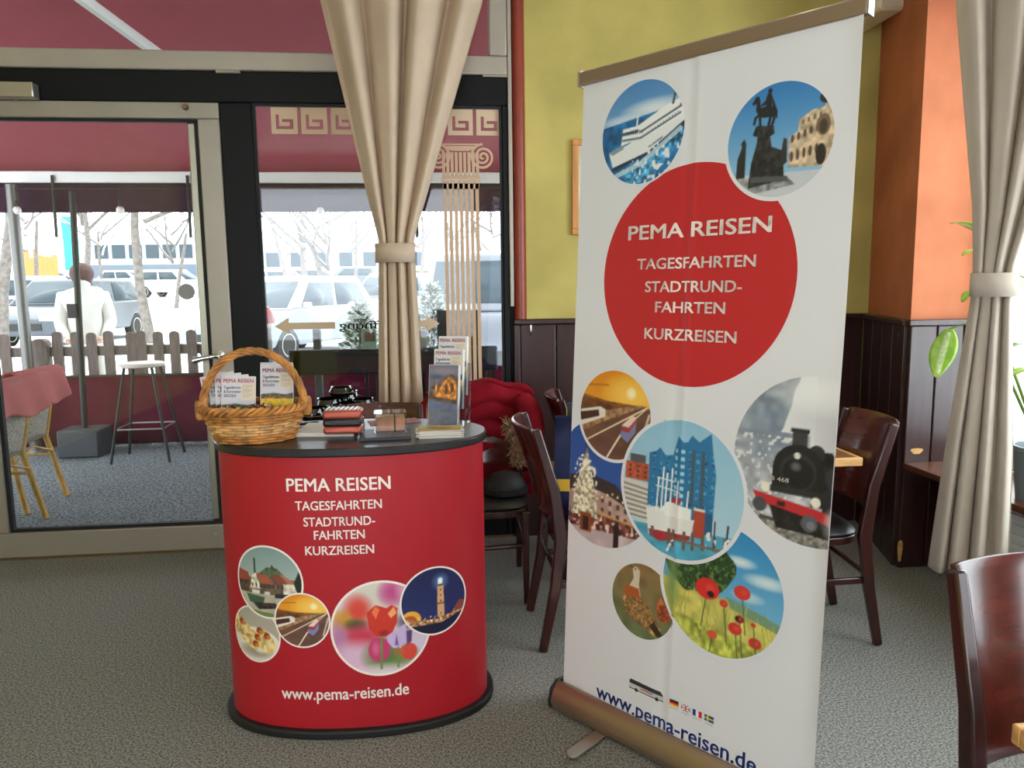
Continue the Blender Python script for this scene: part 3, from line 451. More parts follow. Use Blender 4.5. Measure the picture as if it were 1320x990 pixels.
# fixed window and its film lettering
w1 = sempty('window_1', (-.23, YW, .14), 'large fixed window beside the door with beige film decoration')
BX(-.885, .418, YW+.004, YW+.01, .14, 2.395).build('pane', 'glass', w1, world=True, smooth=False)
g_ = MB()
for a in ((-.885, .418, 2.38, 2.395), (-.885, -.87, .14, 2.38), (.405, .418, .14, 2.38)): g_.box(a[0], a[1], YW-.012, YW+.004, a[2], a[3])
g_.build('gasket', 'rubber', w1, world=True, smooth=False)
YF = YW+.0035
def film(name, polys, m='beige', y=YF):
    b = MB()
    for p in polys: b.prism(p, lambda x, z: (x, y, z), lambda x, z: (x, y-.0008, z))
    return b.build(name, m, w1, world=True, smooth=False)
def rc(a, b, c, d): return [(a, c), (b, c), (b, d), (a, d)]
x = gy(349, 150, YW).x; zt = gy(349, 138, YW).z; ts = .135
while x < .36:                                                    # meander tiles: a square with a spiral slot left open
    s = ts; film('meander_tile', [rc(x, x+s, zt-.27*s, zt), rc(x, x+.18*s, zt-s, zt-.27*s), rc(x+.18*s, x+s, zt-s, zt-.82*s), rc(x+.84*s, x+s, zt-.82*s, zt-.27*s),
        rc(x+.3*s, x+.84*s, zt-.44*s, zt-.27*s), rc(x+.3*s, x+.42*s, zt-.7*s, zt-.44*s), rc(x+.42*s, x+.7*s, zt-.7*s, zt-.55*s)]); x += ts*1.14
cxl, cxr = gy(575, 300, YW).x, gy(616, 300, YW).x; zc = gy(600, 235, YW).z; zb = gy(600, 505, YW).z; zk = gy(600, 185, YW).z; zn = gy(600, 231, YW).z
n_ = 6; sw = (cxr-cxl)/n_
for k in range(n_+1): film('flute_strip', [rc(cxl+k*sw-.0095, cxl+k*sw+.0095, zb, zc)], 'beigec')
film('column_band', [rc(cxl-.02, cxr+.02, zc, zc+.012), rc(cxl-.012, cxr+.012, zc-.035, zc-.006), rc(cxl-.02, cxr+.02, zc+.016, zc+.024)], 'beigec')
film('column_neck', [rc(cxl-.005+k*(cxr-cxl+.01)/8-.008, cxl-.005+k*(cxr-cxl+.01)/8+.008, zn+.018, zk-.045) for k in range(9)]+[rc(cxl-.015, cxr+.015, zn+.008, zn+.02)], 'beigec')
film('column_abacus', [rc(cxl-.02, cxr+.02, zk-.008, zk), [(cxl-.01, zk-.012), (cxr+.01, zk-.012), ((cxl+cxr)/2+.05, zk-.038), ((cxl+cxr)/2-.05, zk-.038)]], 'beigec')
for sx in (-1, 1):
    c0 = ((cxl if sx < 0 else cxr)+sx*.035, zk-.07); ps = []
    for k in range(60):
        t0, t1 = k/60*2.6*2*PI, (k+1)/60*2.6*2*PI; r0, r1 = .068*(1-k/64), .068*(1-(k+1)/64); hw = .0065
        f = lambda t, r: (c0[0]-sx*r*math.cos(t+PI/2)*-1, c0[1]+r*math.sin(t+PI/2))
        ps.append([f(t0, r0-hw), f(t1, r1-hw), f(t1, r1+hw), f(t0, r0+hw)])
    film('volute', ps, 'beigec', YF-.0004*sx)
za = gy(400, 420, YW).z
def arrow(xt, xe, s): film('arrow', [[(xt, za), (xt+s*.075, za+.045), (xt+s*.075, za-.045)], rc(min(xt+s*.075, xe), max(xt+s*.075, xe), za-.018, za+.018)])
arrow(gy(354, 420, YW).x, gy(432, 420, YW).x, 1); arrow(gy(567, 420, YW).x, gy(515, 420, YW).x, -1)
lettering('lettering', 'Öffnung', gy(437, 420, YW).x, gy(510, 420, YW).x, za-.022, .046, lambda u, v, o: (u, YF-.001-o, v), 0, 'beige', w1, mirror=True)
# transom
w2 = sempty('window_2', (-1.2, YW, 2.55), 'wide transom window with beige frame above the door')
for n_, a in (('bottom_rail', (-3.4, .45, 2.55, 2.646)), ('top_rail', (-3.4, .45, 3.2, 3.3)), ('stile', (.355, .45, 2.646, 3.2))):
    o = BX(a[0], a[1], YW-.035, YW+.03, a[2], a[3]).build(n_, 'alu', w2, world=True, bevel=.008)
BX(-3.4, .355, YW-.002, YW+.004, 2.646, 3.2).build('pane', 'glass', w2, world=True, smooth=False)

# ================================================================ outside: terrace, street, weather
struct(BX(-8, 5, YW+.1, 7.6, -.1, -.002).build('floor_terrace', 'tcarpet', smooth=False), 'grey carpet of the covered terrace')
def gnd(Y): return -.05 if Y < 8 else (-.05+(Y-8)*.018 if Y < 19 else .15+(Y-19)*.0275)
g_ = MB(); ys = [7.6, 8, 10, 13, 16, 19, 24, 30, 40, 55, 75, 110]
for j in range(len(ys)-1): g_.add([(-90, ys[j], gnd(ys[j])), (70, ys[j], gnd(ys[j])), (70, ys[j+1], gnd(ys[j+1])), (-90, ys[j+1], gnd(ys[j+1]))], [(0, 1, 2, 3)])
struct(g_.build('ground_snow', 'snow', smooth=False), 'snow covered car park and street')
struct(BX(2.8, 30, -20, 7.59, -.1, -.05).build('ground_side', 'snow', smooth=False)); struct(BX(-20, 2.7, -20, -3.3, -.1, -.05).build('ground_rear', 'snow', smooth=False))
# awning
aw = thing('awning', 'maroon awning with dark valance covering the terrace', 'awning', (-1.5, 4.6, 2.4))
def awf(s, t): return (-7.5+12*s, 4.5+2.95*t, 3.32-.84*t-.04*math.sin(PI*t)+.004*math.sin(60*s))
MB().grid(awf, 40, 10).build('fabric', 'awn', aw, world=True, solid=.003)
BX(-7.5, 4.5, 7.42, 7.5, 2.39, 2.49).build('front_bar', 'white', aw, world=True, bevel=.01)
MB().grid(lambda s, t: (-7.5+12*s, 7.47+.012*math.sin(s*160)*(1-t), 2.13+.27*t), 200, 3).build('valance', 'valance', aw, world=True, solid=.003)
BX(-7.5, 4.5, YW+.12, YW+.26, 3.2, 3.4).build('cassette', 'white', aw, world=True, bevel=.01)
for xa, xe in ((2.0, 3.0), (-6, -5)):
    e = Vector((xa+.45*(xe-xa), 6.2, 2.82)); a0 = Vector((xa, 4.55, 3.18)); b0 = Vector((xe, 7.42, 2.42))
    MB().path([a0, e], .028, 8, flat=1.3).build('arm', 'white', aw, world=True); MB().path([e, b0], .024, 8, flat=1.3).build('forearm', 'white', aw, world=True)
# diagonal arm seen through the transom
MB().path([gy(92, -12, 4.75), gy(218, 80, 5.25)], .03, 8, flat=1.3).build('arm', 'white', aw, world=True)
wire = tag(MB().path([(-7, 7.2, 2.33), (-3, 7.2, 2.31), (0, 7.2, 2.315), (4, 7.2, 2.33)], .004, 5).build('light_cable', 'blackm', recenter=True), 'thin cable of the terrace light string below the awning', 'cable')
for i, (bx_, by_) in enumerate(((22, 271), (155, 271), (413, 272))):
    c = gy(bx_, by_, 7.2); b = thing('light_bulb', ('unlit round bulb hanging beside the silver post', 'unlit round bulb hanging above the slatted fence', 'unlit round bulb hanging outside the window left of the beige curtain')[i], 'bulb', c, 0, 'terrace light string')
    MB().ball((0, 0, 0), .034, .034, .036, 14, 8).build('globe', 'bulb', b); MB().lathe([(.016, .03), (.016, .075), (.006, .08)], 10).build('socket', 'blackm', b)
    MB().path([(0, 0, .075), (0, 0, 2.315-c.z)], .004, 5).build('lead', 'blackm', b)
for i, px in enumerate((72, 245, 537)):
    a, c = gy(px, 283, 7.4), gy(px+1, 306, 7.4); MB().path([(a.x, 7.4, 2.45), c], .014, 6).build('valance_rod', 'blackm', aw, world=True)
def pole(px0, py0, px1, py1, Y, r, m, name, label):
    a, b = gy(px0, py0, Y), gy(px1, py1, Y); t = (b-a)/(b.z-a.z); p0 = a+t*(0-a.z); p1 = a
    o = thing(name, label, 'pole', p0); MB().path([Vector((0, 0, 0)), p1-p0], r, 12).build('shaft', m, o); return o, p0
o, p0 = pole(14, 238, 37, 480, 7.22, .046, 'steel', 'awning_post', 'thick silver awning post left of the white jacket'); MB().lathe([(0, 0), (.09, 0), (.09, .012), (0, .012)], 16).build('foot_plate', 'silver', o)
o, p0 = pole(93, 247, 110, 560, 7.0, .026, 'blackm', 'parasol_pole', 'thin black pole standing in a dark block'); MB().box(-.17, .17, -.15, .15, 0, .24).build('base_block', 'dgrey', o, bevel=.015); MB().box(-.035, .035, -.05, -.02, 1.2, 1.32).build('clamp', 'blackm', o)
# windbreak and fence
wbk = thing('windbreak', 'maroon cloth windbreak along the terrace edge', 'windbreak', (-1.5, 7.33, 0)); MB().grid(lambda s, t: (-8+13*s, 7.33+.012*math.sin(s*90), .02+.63*t), 160, 3).build('cloth', 'maroon', wbk, world=True, solid=.004)
MB().path([(-8, 7.335, .655), (5, 7.335, .655)], .012, 6).build('top_rail', 'blackm', wbk, world=True)
fe = thing('picket_fence', 'weathered wooden picket fence with snow on its rails', 'fence', (-2.6, 7.46, 0))
def picket(px, w, top, name='picket', d=.022):
    X = gy(px, 440, 7.46).x; pl = [(-w/2, 0), (w/2, 0), (w/2, top-w*.35)]+[(w/2*math.cos(t), top-w*.35+w*.35*math.sin(t)) for t in (PI*.2, PI*.4, PI*.6, PI*.8)]+[(-w/2, top-w*.35)]
    return MB().prism(pl, lambda a, z: (X+a, 7.46-d/2, z), lambda a, z: (X+a, 7.46+d/2, z)).build(name, 'fence', fe, world=True, smooth=False)
for px in (-60, -38, -16, 6, 74, 98, 118, 140, 169, 182, 204, 225, 247, 268, 290, 312): picket(px, .088, 1.06+random.uniform(-.015, .015))
picket(52, .14, 1.0, 'post', .1); picket(-75, .14, 1.0, 'post', .1); picket(330, .14, 1.0, 'post', .1)
for z, nm in ((.83, 'rail'), (.25, 'rail')):
    xa, xb = gy(-80, 440, 7.46).x, gy(330, 440, 7.46).x; o = BX(xa, xb, 7.475, 7.52, z, z+.085).build(nm, 'fence', fe, world=True); BX(xa, xb, 7.474, 7.53, z+.085, z+.1).build('snow_strip', 'snow', o, world=True, bevel=.006)
# bar stool
st = thing('bar_stool', 'round bar stool with pale seat and four thin black legs on the terrace', 'stool', (-2.42, 6.77, 0))
MB().lathe([(0, .785), (.15, .785), (.178, .795), (.18, .815), (.17, .824), (0, .824)], 28).build('seat', 'stooltop', st)
for sx in (-1, 1):
    for sy in (-1, 1): MB().path([(sx*.235, sy*.2, 0), (sx*.11, sy*.1, .79)], .013, 8).build('leg', 'blackm', st)
q = [(-.19, -.165, .28), (.19, -.165, .28), (.19, .165, .28), (-.19, .165, .28)]; MB().path(q, .007, 6, closed=True).build('foot_ring', 'silver', st)
# two wicker chairs with pink blankets
def wicker(loc, rz, label, blabel):
    t = thing('wicker_chair', label, 'chair', loc, rz, 'wicker terrace chairs')       # back at +y local
    MB().grid(lambda s, u: ((s-.5)*.44*(1-.1*u), .19+.1*u-.06*math.sin(PI*s)*-1*.6, .44+.46*u), 14, 10).build('backrest', 'rattan', t, solid=.02)
    MB().lathe([(0, .42), (.2, .42), (.225, .44), (.22, .465), (0, .47)], 24).build('seat', 'rattan', t)
    for sx in (-1, 1):
        MB().path([(sx*.22, .3, 0), (sx*.195, .2, .44), (sx*.2, .3, .9)], [.02, .02, .016], 10).build('rear_leg', 'bamboo', t); MB().path([(sx*.2, -.2, 0), (sx*.19, -.17, .44)], .019, 10).build('front_leg', 'bamboo', t)
        MB().path([(sx*.21, -.18, .3), (sx*.2, .24, .3)], .009, 8).build('stretcher', 'bamboo', t)
    MB().path([(-.2, .24, .33), (0, .24, .4), (.2, .24, .33)], .008, 8).build('brace', 'bamboo', t)
    b = MB()
    def bl(s, u):
        a = (u-.5)*2; k = abs(a); z = .925+.0*a-(max(0, k-.12))*.26-.02*math.sin(s*9+u*5)*k; return ((s-.5)*.52*(1+.05*math.sin(7*u)), .29+.05*a*(1 if k < .12 else 1)+.035*(1 if a > 0 else -1)*min(1, k*4)-.02*k+.012*math.sin(s*14+a*2)*k, z)
    bo = b.grid(bl, 20, 20).build('blanket', 'pink', None, solid=.012, sub=1); bo.location = loc; bo.rotation_euler = (0, 0, rz); tag(bo, blabel, 'blanket', 'pink blankets on wicker chairs')
    return t
wicker((-2.78, 4.86, 0), R(-97), 'woven grey wicker chair with bamboo legs nearest the glass door', 'dusty pink blanket over the wicker chair nearest the door')
wicker((-2.90, 5.42, 0), R(-97), 'woven grey wicker chair with bamboo legs, farther of the two', 'dusty pink blanket over the farther wicker chair')
# terrace bench, boards, conifers right of the door
bn = thing('terrace_bench', 'long black bench with wide back rail outside the fixed window', 'bench', (-.3, 6.0, 0))
xa, xb = gy(372, 450, 6.0).x, gy(641, 450, 6.0).x
BX(xa, xb, 5.98, 6.02, gy(500, 481, 6).z, gy(500, 449, 6).z).build('back_rail', 'blackm', bn, world=True, bevel=.01); BX(xa, xb, 6.05, 6.45, .4, .44).build('seat', 'blackm', bn, world=True, bevel=.01)
for X in (xa+.06, xa+.75, xb-.06):
    for Y in (6.0, 6.42): BX(X-.025, X+.025, Y-.02, Y+.02, 0, .95 if Y < 6.1 else .4).build('leg', 'blackm', bn, world=True)
def board(px0, px1, py0, py1, Y, m, name, label, cat):
    a, b = gy(px0, py0, Y), gy(px1, py1, Y); t = thing(name, label, cat, ((a.x+b.x)/2, Y, 0)); BX(a.x, b.x, Y-.02, Y+.02, b.z, a.z).build('panel', m, t, world=True, bevel=.006)
    for X in (a.x+.03, b.x-.03): BX(X-.015, X+.015, Y-.012, Y+.012, 0, b.z+.02).build('leg', 'blackm', t, world=True)
    return t
board(563, 620, 400, 452, 6.6, 'blackm', 'upright_board', 'tall black board behind the column film', 'board'); board(616, 640, 446, 476, 5.4, 'blue', 'chair_back_panel', 'dark blue panel low at the right end of the fixed window', 'panel')
t = board(466, 486, 424, 452, 6.5, mat('pale_green_poster', '7a9a86', .6), 'notice_board', 'pale green notice board with a small picture left of the curtain', 'notice board'); a, b = gy(470, 428, 6.475), gy(484, 440, 6.475); BX(a.x, b.x, 6.472, 6.479, b.z, a.z).build('picture', mat('poster_photo', '8a5a4a', .6, col2='3c4a40', vscale=20), t, world=True)
board(538, 551, 426, 447, 6.5, 'grey', 'notice_board', 'small grey notice board right of the curtain', 'notice board')
o = tag(BX(gy(404, 440, 7.0).x, gy(414, 440, 7.0).x, 6.96, 7.04, 0, gy(409, 424, 7).z).build('bollard', 'dgrey', recenter=True, bevel=.01), 'square dark post below the left arrow film', 'post')
def conifer(px, py, Y, w, label):
    c = gy(px, py, Y); t = thing('potted_conifer', label, 'conifer', (c.x, Y, gnd(Y)), 0, 'snowy conifers outside'); h = c.z; rr = random.Random(px)
    MB().lathe([(0, 0), (.15, 0), (.19, .34), (.17, .34), (0, .3)], 18).build('pot', 'dgrey', t); MB().path([(0, 0, .3), (0, 0, h*.9)], .02, 6).build('trunk', 'bark', t)
    g, s = MB(), MB()
    for k in range(1500):
        z = .32+(h-.32)*rr.random()**.9; r = w*(1-((z-.32)/(h-.32))**1.4)*rr.uniform(.45, 1)+.015; a = rr.uniform(0, 2*PI); p = Vector((r*math.cos(a), r*math.sin(a), z)); dv = Vector((math.cos(a), math.sin(a), rr.uniform(-.1, .7)))*rr.uniform(.05, .1); sd = Vector((-math.sin(a), math.cos(a), rr.uniform(-.3, .3)))*.016
        (s if rr.random() < .42 else g).add([p-sd, p+sd, p+dv+Vector((0, 0, .012)), p+Vector((0, 0, .022))], [(0, 1, 2), (0, 3, 2), (1, 3, 2), (0, 1, 3)])
    g.build('foliage', 'needles', t, smooth=False)['kind'] = 'stuff'; s.build('snow', 'snow', t, smooth=False)['kind'] = 'stuff'
conifer(463, 386, 7.95, .3, 'bushy snow dusted conifer left of the beige curtain'); conifer(556, 362, 7.95, .3, 'bushy snow dusted conifer right of the beige curtain'); 
c = gy(346, 424, 6.9); o = thing('lantern_post', 'slim grey post topped by a small red capped white globe', 'post', (c.x, 6.9, 0)); BX(-.025, .025, -.025, .025, 0, c.z).build('post', 'grey', o, bevel=.005)
MB().ball((0, 0, c.z+.035), .045, .045, .04, 14, 8).build('globe', 'white', o); MB().lathe([(.055, c.z+.05), (.06, c.z+.08), (.045, c.z+.14), (.015, c.z+.19), (.0, c.z+.195)], 16).build('cap', 'lampred', o)
# trees
def tree(X, Y, h, label, seed, r0=.16, lean=0):
    rr = random.Random(seed); t = thing('bare_tree', label, 'tree', (X, Y, gnd(Y)-.03), 0, 'bare snowy trees in the car park'); tb, br, sn = MB(), MB(), MB()
    def grow(p, d, L, r, lv):
        pts = [p]; q = p.copy(); dd = d.copy()
        for k in range(3): dd = (dd+Vector((rr.uniform(-.18, .18), rr.uniform(-.18, .18), rr.uniform(-.05, .12)))).normalized(); q = q+dd*(L/3); pts.append(q.copy())
        (tb if lv == 0 else br).path(pts, [r, r*.85, r*.7, r*.5], 7 if lv < 2 else 4)
        if lv >= 1: sn.path([x+Vector((0, 0, r*.75)) for x in pts], [r*.8, r*.7, r*.6, r*.4], 4)
        if lv < 4:
            for k in range((5 if lv == 0 else 3)):
                s0 = rr.uniform(.45, 1) if lv else rr.uniform(.55, 1); b = pts[0].lerp(pts[-1], s0) if lv else p+d*(L*s0); az = rr.uniform(0, 2*PI); el = rr.uniform(.25, .9)
                nd = Vector((math.cos(az)*math.cos(el), math.sin(az)*math.cos(el), math.sin(el)))
                if lv: nd = (nd*.8+dd*.6).normalized()
                grow(b, nd, L*rr.uniform(.5, .72), r*.5, lv+1)
    grow(Vector((0, 0, 0)), Vector((lean, 0, 1)).normalized(), h*.5, r0, 0); tb.build('trunk', 'bark', t); br.build('branches', 'bark', t); sn.build('snow', 'snow', t, smooth=False)['kind'] = 'stuff'
for i, (px, Y, h, r0, lb) in enumerate(((192, 17, 8, .17, 'bare snowy tree with the thick trunk right of the white jacket'), (114, 30, 8, .2, 'bare snowy tree rising behind the white jacket'), (136, 40, 7, .14, 'slim bare tree behind the far silver car'), (226, 34, 6.5, .14, 'small bare tree near the door sticker'), (40, 34, 7.5, .16, 'bare tree in front of the orange shapes'), (-6, 16, 8, .2, 'bare tree cut by the left picture edge'), (298, 30, 7, .15, 'bare tree behind the black mullion'),
    (397, 26, 7, .17, 'bare snowy tree left of the conifers'), (425, 19, 6, .13, 'bare snowy tree with trunk just left of the curtain'), (372, 36, 8, .16, 'bare tree above the far white car'), (455, 40, 8, .17, 'bare tree whose crown meets the left curtain edge'), (540, 33, 7.5, .15, 'bare tree just right of the curtain'), (580, 42, 8, .17, 'bare tree behind the column film'), (636, 38, 8, .17, 'bare tree at the right end of the fixed window'))):
    tree(gy(px, 380, Y).x, Y, h, lb, 100+i, r0*.68)
# cars
def car(px, Y, rz, paint, label, kind='hatch', snow=True):
    t = thing('parked_car', label, 'car', (gy(px, 380, Y).x, Y, gnd(Y)), rz, 'parked cars')       # front towards -y local
    pm = mat('car_paint', paint, .3, metal=.2, coat=.5); L, Wd = (4.2, 1.74) if kind != 'van' else (4.6, 1.85); H = {'hatch': 1.5, 'sedan': 1.44, 'van': 1.85}[kind]; y0, y1 = -L/2, L/2
    arch = lambda c: [(c-.36+.72*k/6, .3+.34*math.sin(PI*k/6)) for k in range(7)]
    side = [(y0, .28)]+arch(y0+.8)+arch(y1-.75)+[(y1, .3), (y1+.02, .62), (y1-.04, .92), (y1-.5, .98), (y0+1.1, .95), (y0+.3, .82), (y0-.02, .62)]
    body = MB().prism(side, lambda y, z: (-Wd/2, y, z), lambda y, z: (Wd/2, y, z)).build('body', pm, t, bevel=.05, seg=3)
    fr_, rr_ = (.95, .1) if kind != 'sedan' else (1.0, .75); c0, c1, d0, d1 = y0+fr_, y1-rr_*.6-.04, y0+fr_+.72, y1-rr_*.6-.42 if kind != 'van' else y1-.25
    wb_, wt = Wd/2-.05, Wd/2-.22
    def cab(e, zt): return [[(-wb_-e, c0-e, .93), (wb_+e, c0-e, .93), (wb_+e, c1+e, .93), (-wb_-e, c1+e, .93)], [(-wt-e, d0-e, zt), (wt+e, d0-e, zt), (wt+e, d1+e, zt), (-wt-e, d1+e, zt)]]
    MB().ring([[Vector(q) for q in s] for s in cab(0, H)]).build('roof', pm, t, bevel=.05, seg=3)
    A, B = cab(.006, H)
    def pane(name, i, j, s0, s1, z0, z1):
        f = lambda s, u: Vector(A[i]).lerp(Vector(A[j]), s).lerp(Vector(B[i]).lerp(Vector(B[j]), s), u); MB().add([f(s0, z0), f(s1, z0), f(s1, z1), f(s0, z1)], [(0, 1, 2, 3)]).build(name, 'carglass', t, solid=.008)
    pane('windscreen', 0, 1, .06, .94, .08, .9); pane('rear_window', 2, 3, .08, .92, .15, .88)
    for i, j in ((1, 2), (3, 0)):
        for s0, s1 in ((.1, .46), (.5, .88)): pane('side_window', i, j, s0, s1, .1, .86)
    for sx in (-1, 1):
        for yy in (y0+.8, y1-.75):
            w = MB().lathe([(0, -.1), (.2, -.1), (.31, -.09), (.33, 0), (.31, .09), (.2, .1), (0, .1)], 20).build('wheel', 'tyre', t); w.matrix_local = Matrix.Translation((sx*(Wd/2-.1), yy, .32)) @ Matrix.Rotation(PI/2, 4, 'Y')
            MB().lathe([(0, .085), (.19, .1), (.21, .103), (.21, .09)], 16).build('rim', 'silver', w); MB().lathe([(0, -.085), (.19, -.1), (.21, -.103), (.21, -.09)], 16).build('rim', 'silver', w)
        BX(sx*.62-.16, sx*.62+.16, y0-.035, y0+.1, .6, .74).build('headlight', 'chrome', t, bevel=.02); BX(sx*.68-.12, sx*.68+.12, y1-.06, y1+.035, .68, .86).build('tail_light', 'lampred', t, bevel=.02)
        BX(sx*(Wd/2+.08)-.08, sx*(Wd/2+.08)+.08, c0+.3, c0+.4, .95, 1.07).build('mirror', pm, t, bevel=.03)
    BX(-.5, .5, y0-.03, y0+.05, .4, .55).build('grille', 'blackm', t)
    if snow: MB().ring([[Vector((a*k, b, z)) for a, b in ((-1, d0+.05), (1, d0+.05), (1, d1-.05), (-1, d1-.05))] for k, z in ((wt-.02, H-.01), (wt-.04, H+.05))]).build('roof_snow', 'snow', t, bevel=.02)
    return t
car(92, 19.5, R(-6), '3a4048', 'dark grey hatchback behind the person in white', snow=False); car(372, 15.5, R(-25), '80868c', 'silver hatchback left of the conifers'); car(512, 21, R(-20), '747c84', 'silver grey car half hidden by the beige curtain'); car(640, 14.5, R(165), '6a6c74', 'grey van at the right end of the fixed window', 'van')
car(2, 24, R(-30), 'b4bcc4', 'pale car at the left picture edge')
for i, (px, Y, c, k) in enumerate(((72, 46, '38444e', 'hatch'), (165, 54, '98a2ac', 'sedan'), (227, 46, 'd4d8dc', 'hatch'), (365, 40, 'd8dcde', 'hatch'), (410, 47, '3a444e', 'sedan'), (450, 54, '4a545e', 'hatch'), (566, 36, 'd8b030', 'hatch'))):
    car(px, Y, R(random.choice((75, -80, 85))), c, ('small dark car far behind the silver post', 'far silver car just right of the person in white', 'far white car left of the door sticker', 'far white car above the silver hatchback', 'far dark saloon beneath the trees', 'far dark hatchback just left of the curtain', 'small yellow car left of the column film')[i], k)
# far buildings and hedge
bd = thing('far_building', 'long pale grey building beyond the car park', 'building', (gy(200, 340, 68).x, 68, gnd(68)))
a, b = gy(118, 308, 68), gy(300, 345, 68); BX(a.x, b.x, 66, 78, gnd(68), a.z).build('wall', mat('pale_render', 'aab4be', .9), bd, world=True); BX(a.x-.3, b.x+.3, 65.7, 78.3, a.z, a.z+.4).build('roof', 'snow', bd, world=True); BX(a.x, b.x, 65.9, 66, gnd(68)+.2, gnd(68)+1.8).build('dark_base', mat('slate_cladding', '5a646e', .8), bd, world=True)
for k in range(7): X = a.x+1+(b.x-a.x-2)*k/7; BX(X, X+1.0, 65.93, 66, gnd(68)+2.3, gnd(68)+3.4).build('window', 'carglass', bd, world=True)
b2 = thing('far_building', 'wide pale building behind the trees right of the door', 'building', (gy(470, 340, 75).x, 75, gnd(75))); a, b = gy(330, 300, 75), gy(720, 345, 75); BX(a.x, b.x, 74, 84, gnd(75), a.z).build('wall', mat('pale_render', 'b4b8ba', .9), b2, world=True); BX(a.x-.3, b.x+.3, 73.7, 84, a.z, a.z+.4).build('roof', 'snow', b2, world=True)
for k in range(12): X = a.x+1+(b.x-a.x-2)*k/12; BX(X, X+1.2, 73.93, 74, gnd(75)+1.5, gnd(75)+2.8).build('window', 'carglass', b2, world=True)
a, b = gy(30, 322, 40), gy(76, 362, 40); o = thing('orange_screen', 'bright orange slatted screen far left behind the cars', 'screen', ((a.x+b.x)/2, 40, gnd(40)))
for k in range(7): X = a.x+(b.x-a.x)*k/7; BX(X, X+.22, 39.95, 40.05, gnd(40), a.z+random.uniform(-.4, .1)).build('slat', mat('orange_paint', 'e8763a', .6), o, world=True)
c = gy(82, 340, 42); o = thing('turquoise_flag', 'tall turquoise banner flag beyond the cars', 'flag', (c.x, 42, gnd(42))); MB().path([(0, 0, 0), (0, 0, 4.4)], .04, 8).build('mast', 'white', o); MB().grid(lambda s, t: (.05+.75*s, .05*math.sin(6*s+4*t), 1.6+2.7*t), 8, 10).build('cloth', mat('turquoise_cloth', '38c0b8', .8), o, solid=.01)
# person in a white hooded jacket, seen from behind
def skin(name, vs, es, rs, m, parent, root=0, lv=2):
    me = bpy.data.meshes.new(name); me.from_pydata([tuple(v) for v in vs], es, []); o = bpy.data.objects.new(name, me); COL.objects.link(o); o.parent = parent; me.materials.append(M[m])
    o.modifiers.new('skin', 'SKIN').use_smooth_shade = True
    for i, r in enumerate(rs): me.skin_vertices[0].data[i].radius = r if isinstance(r, tuple) else (r, r); me.skin_vertices[0].data[i].use_root = (i == root)
    md = o.modifiers.new('sub', 'SUBSURF'); md.levels = md.render_levels = lv; return o
pp = gy(109, 400, 8.15); pe = thing('person', 'person in a cream white hooded jacket seen from behind beyond the fence', 'person', (pp.x, 8.15, gnd(8.15)), R(18))
V_ = [(0, 0, .95), (0, .01, 1.2), (0, .02, 1.42), (0, 0, 1.5), (0, -.02, 1.6), (0, -.02, 1.7), (.1, 0, .9), (.11, -.02, .5), (.11, .02, .08), (.11, -.1, .04), (-.1, 0, .9), (-.11, .04, .5), (-.11, .06, .08), (-.11, -.06, .04),
      (.17, .01, 1.4), (.21, .02, 1.15), (.16, -.12, .98), (.12, -.18, .98), (-.17, .01, 1.4), (-.21, .02, 1.15), (-.16, -.12, .98), (-.12, -.18, .98)]
E_ = [(0, 1), (1, 2), (2, 3), (3, 4), (4, 5), (0, 6), (6, 7), (7, 8), (8, 9), (0, 10), (10, 11), (11, 12), (12, 13), (2, 14), (14, 15), (15, 16), (16, 17), (2, 18), (18, 19), (19, 20), (20, 21)]
skin('body', V_, E_, [(.13, .1), (.13, .1), (.12, .09), .055, (.085, .1), (.07, .085), .085, .065, .045, .035, .085, .065, .045, .035, .055, .045, .035, .03, .055, .045, .035, .03], 'coat', pe)
skin('head', [(0, -.02, 1.53), (0, -.03, 1.6), (0, -.03, 1.68)], [(0, 1), (1, 2)], [(.05, .05), (.075, .092), (.06, .075)], 'skin', pe)
for sx in (-1, 1): MB().ball((sx*.083, -.02, 1.6), .012, .022, .034, 8, 6).build('ear', 'skin', pe)
hb = MB().ball((0, .005, 1.635), .118, .125, .12, 16, 10); hb.v = [(x*(1+.06*math.sin(31*x+17*z)), y*(1+.06*math.sin(23*y+19*x)), z) for x, y, z in hb.v]; hb.build('hair', 'hair', pe, sub=1)
J = [(0, 0, .78), (0, .01, 1.0), (0, .01, 1.22), (0, .02, 1.42), (0, 0, 1.49), (.18, .01, 1.41), (.225, .03, 1.16), (.17, -.12, .98), (-.18, .01, 1.41), (-.225, .03, 1.16), (-.17, -.12, .98)]
jk = skin('jacket', J, [(0, 1), (1, 2), (2, 3), (3, 4), (3, 5), (5, 6), (6, 7), (3, 8), (8, 9), (9, 10)], [(.18, .14), (.175, .135), (.165, .12), (.14, .11), (.08, .08), .08, .066, .05, .08, .066, .05], 'coat', pe)
hd_ = MB().ball((.02, .125, 1.385), .165, .075, .13, 18, 12); hd_.v = [(x*(1+.05*math.sin(40*z)), y+.02*math.sin(26*z+9*x), z+.04*abs(x-.02)/.16) for x, y, z in hd_.v]; hd_.build('hood', 'coat', pe, sub=1)
MB().path([(.15*math.sin(a), .04+.1*math.cos(a), 1.47+.02*math.cos(2*a)) for a in [-2.4+4.8*k/20 for k in range(21)]], .03, 8).build('hood_rim', 'coat', pe, sub=1)
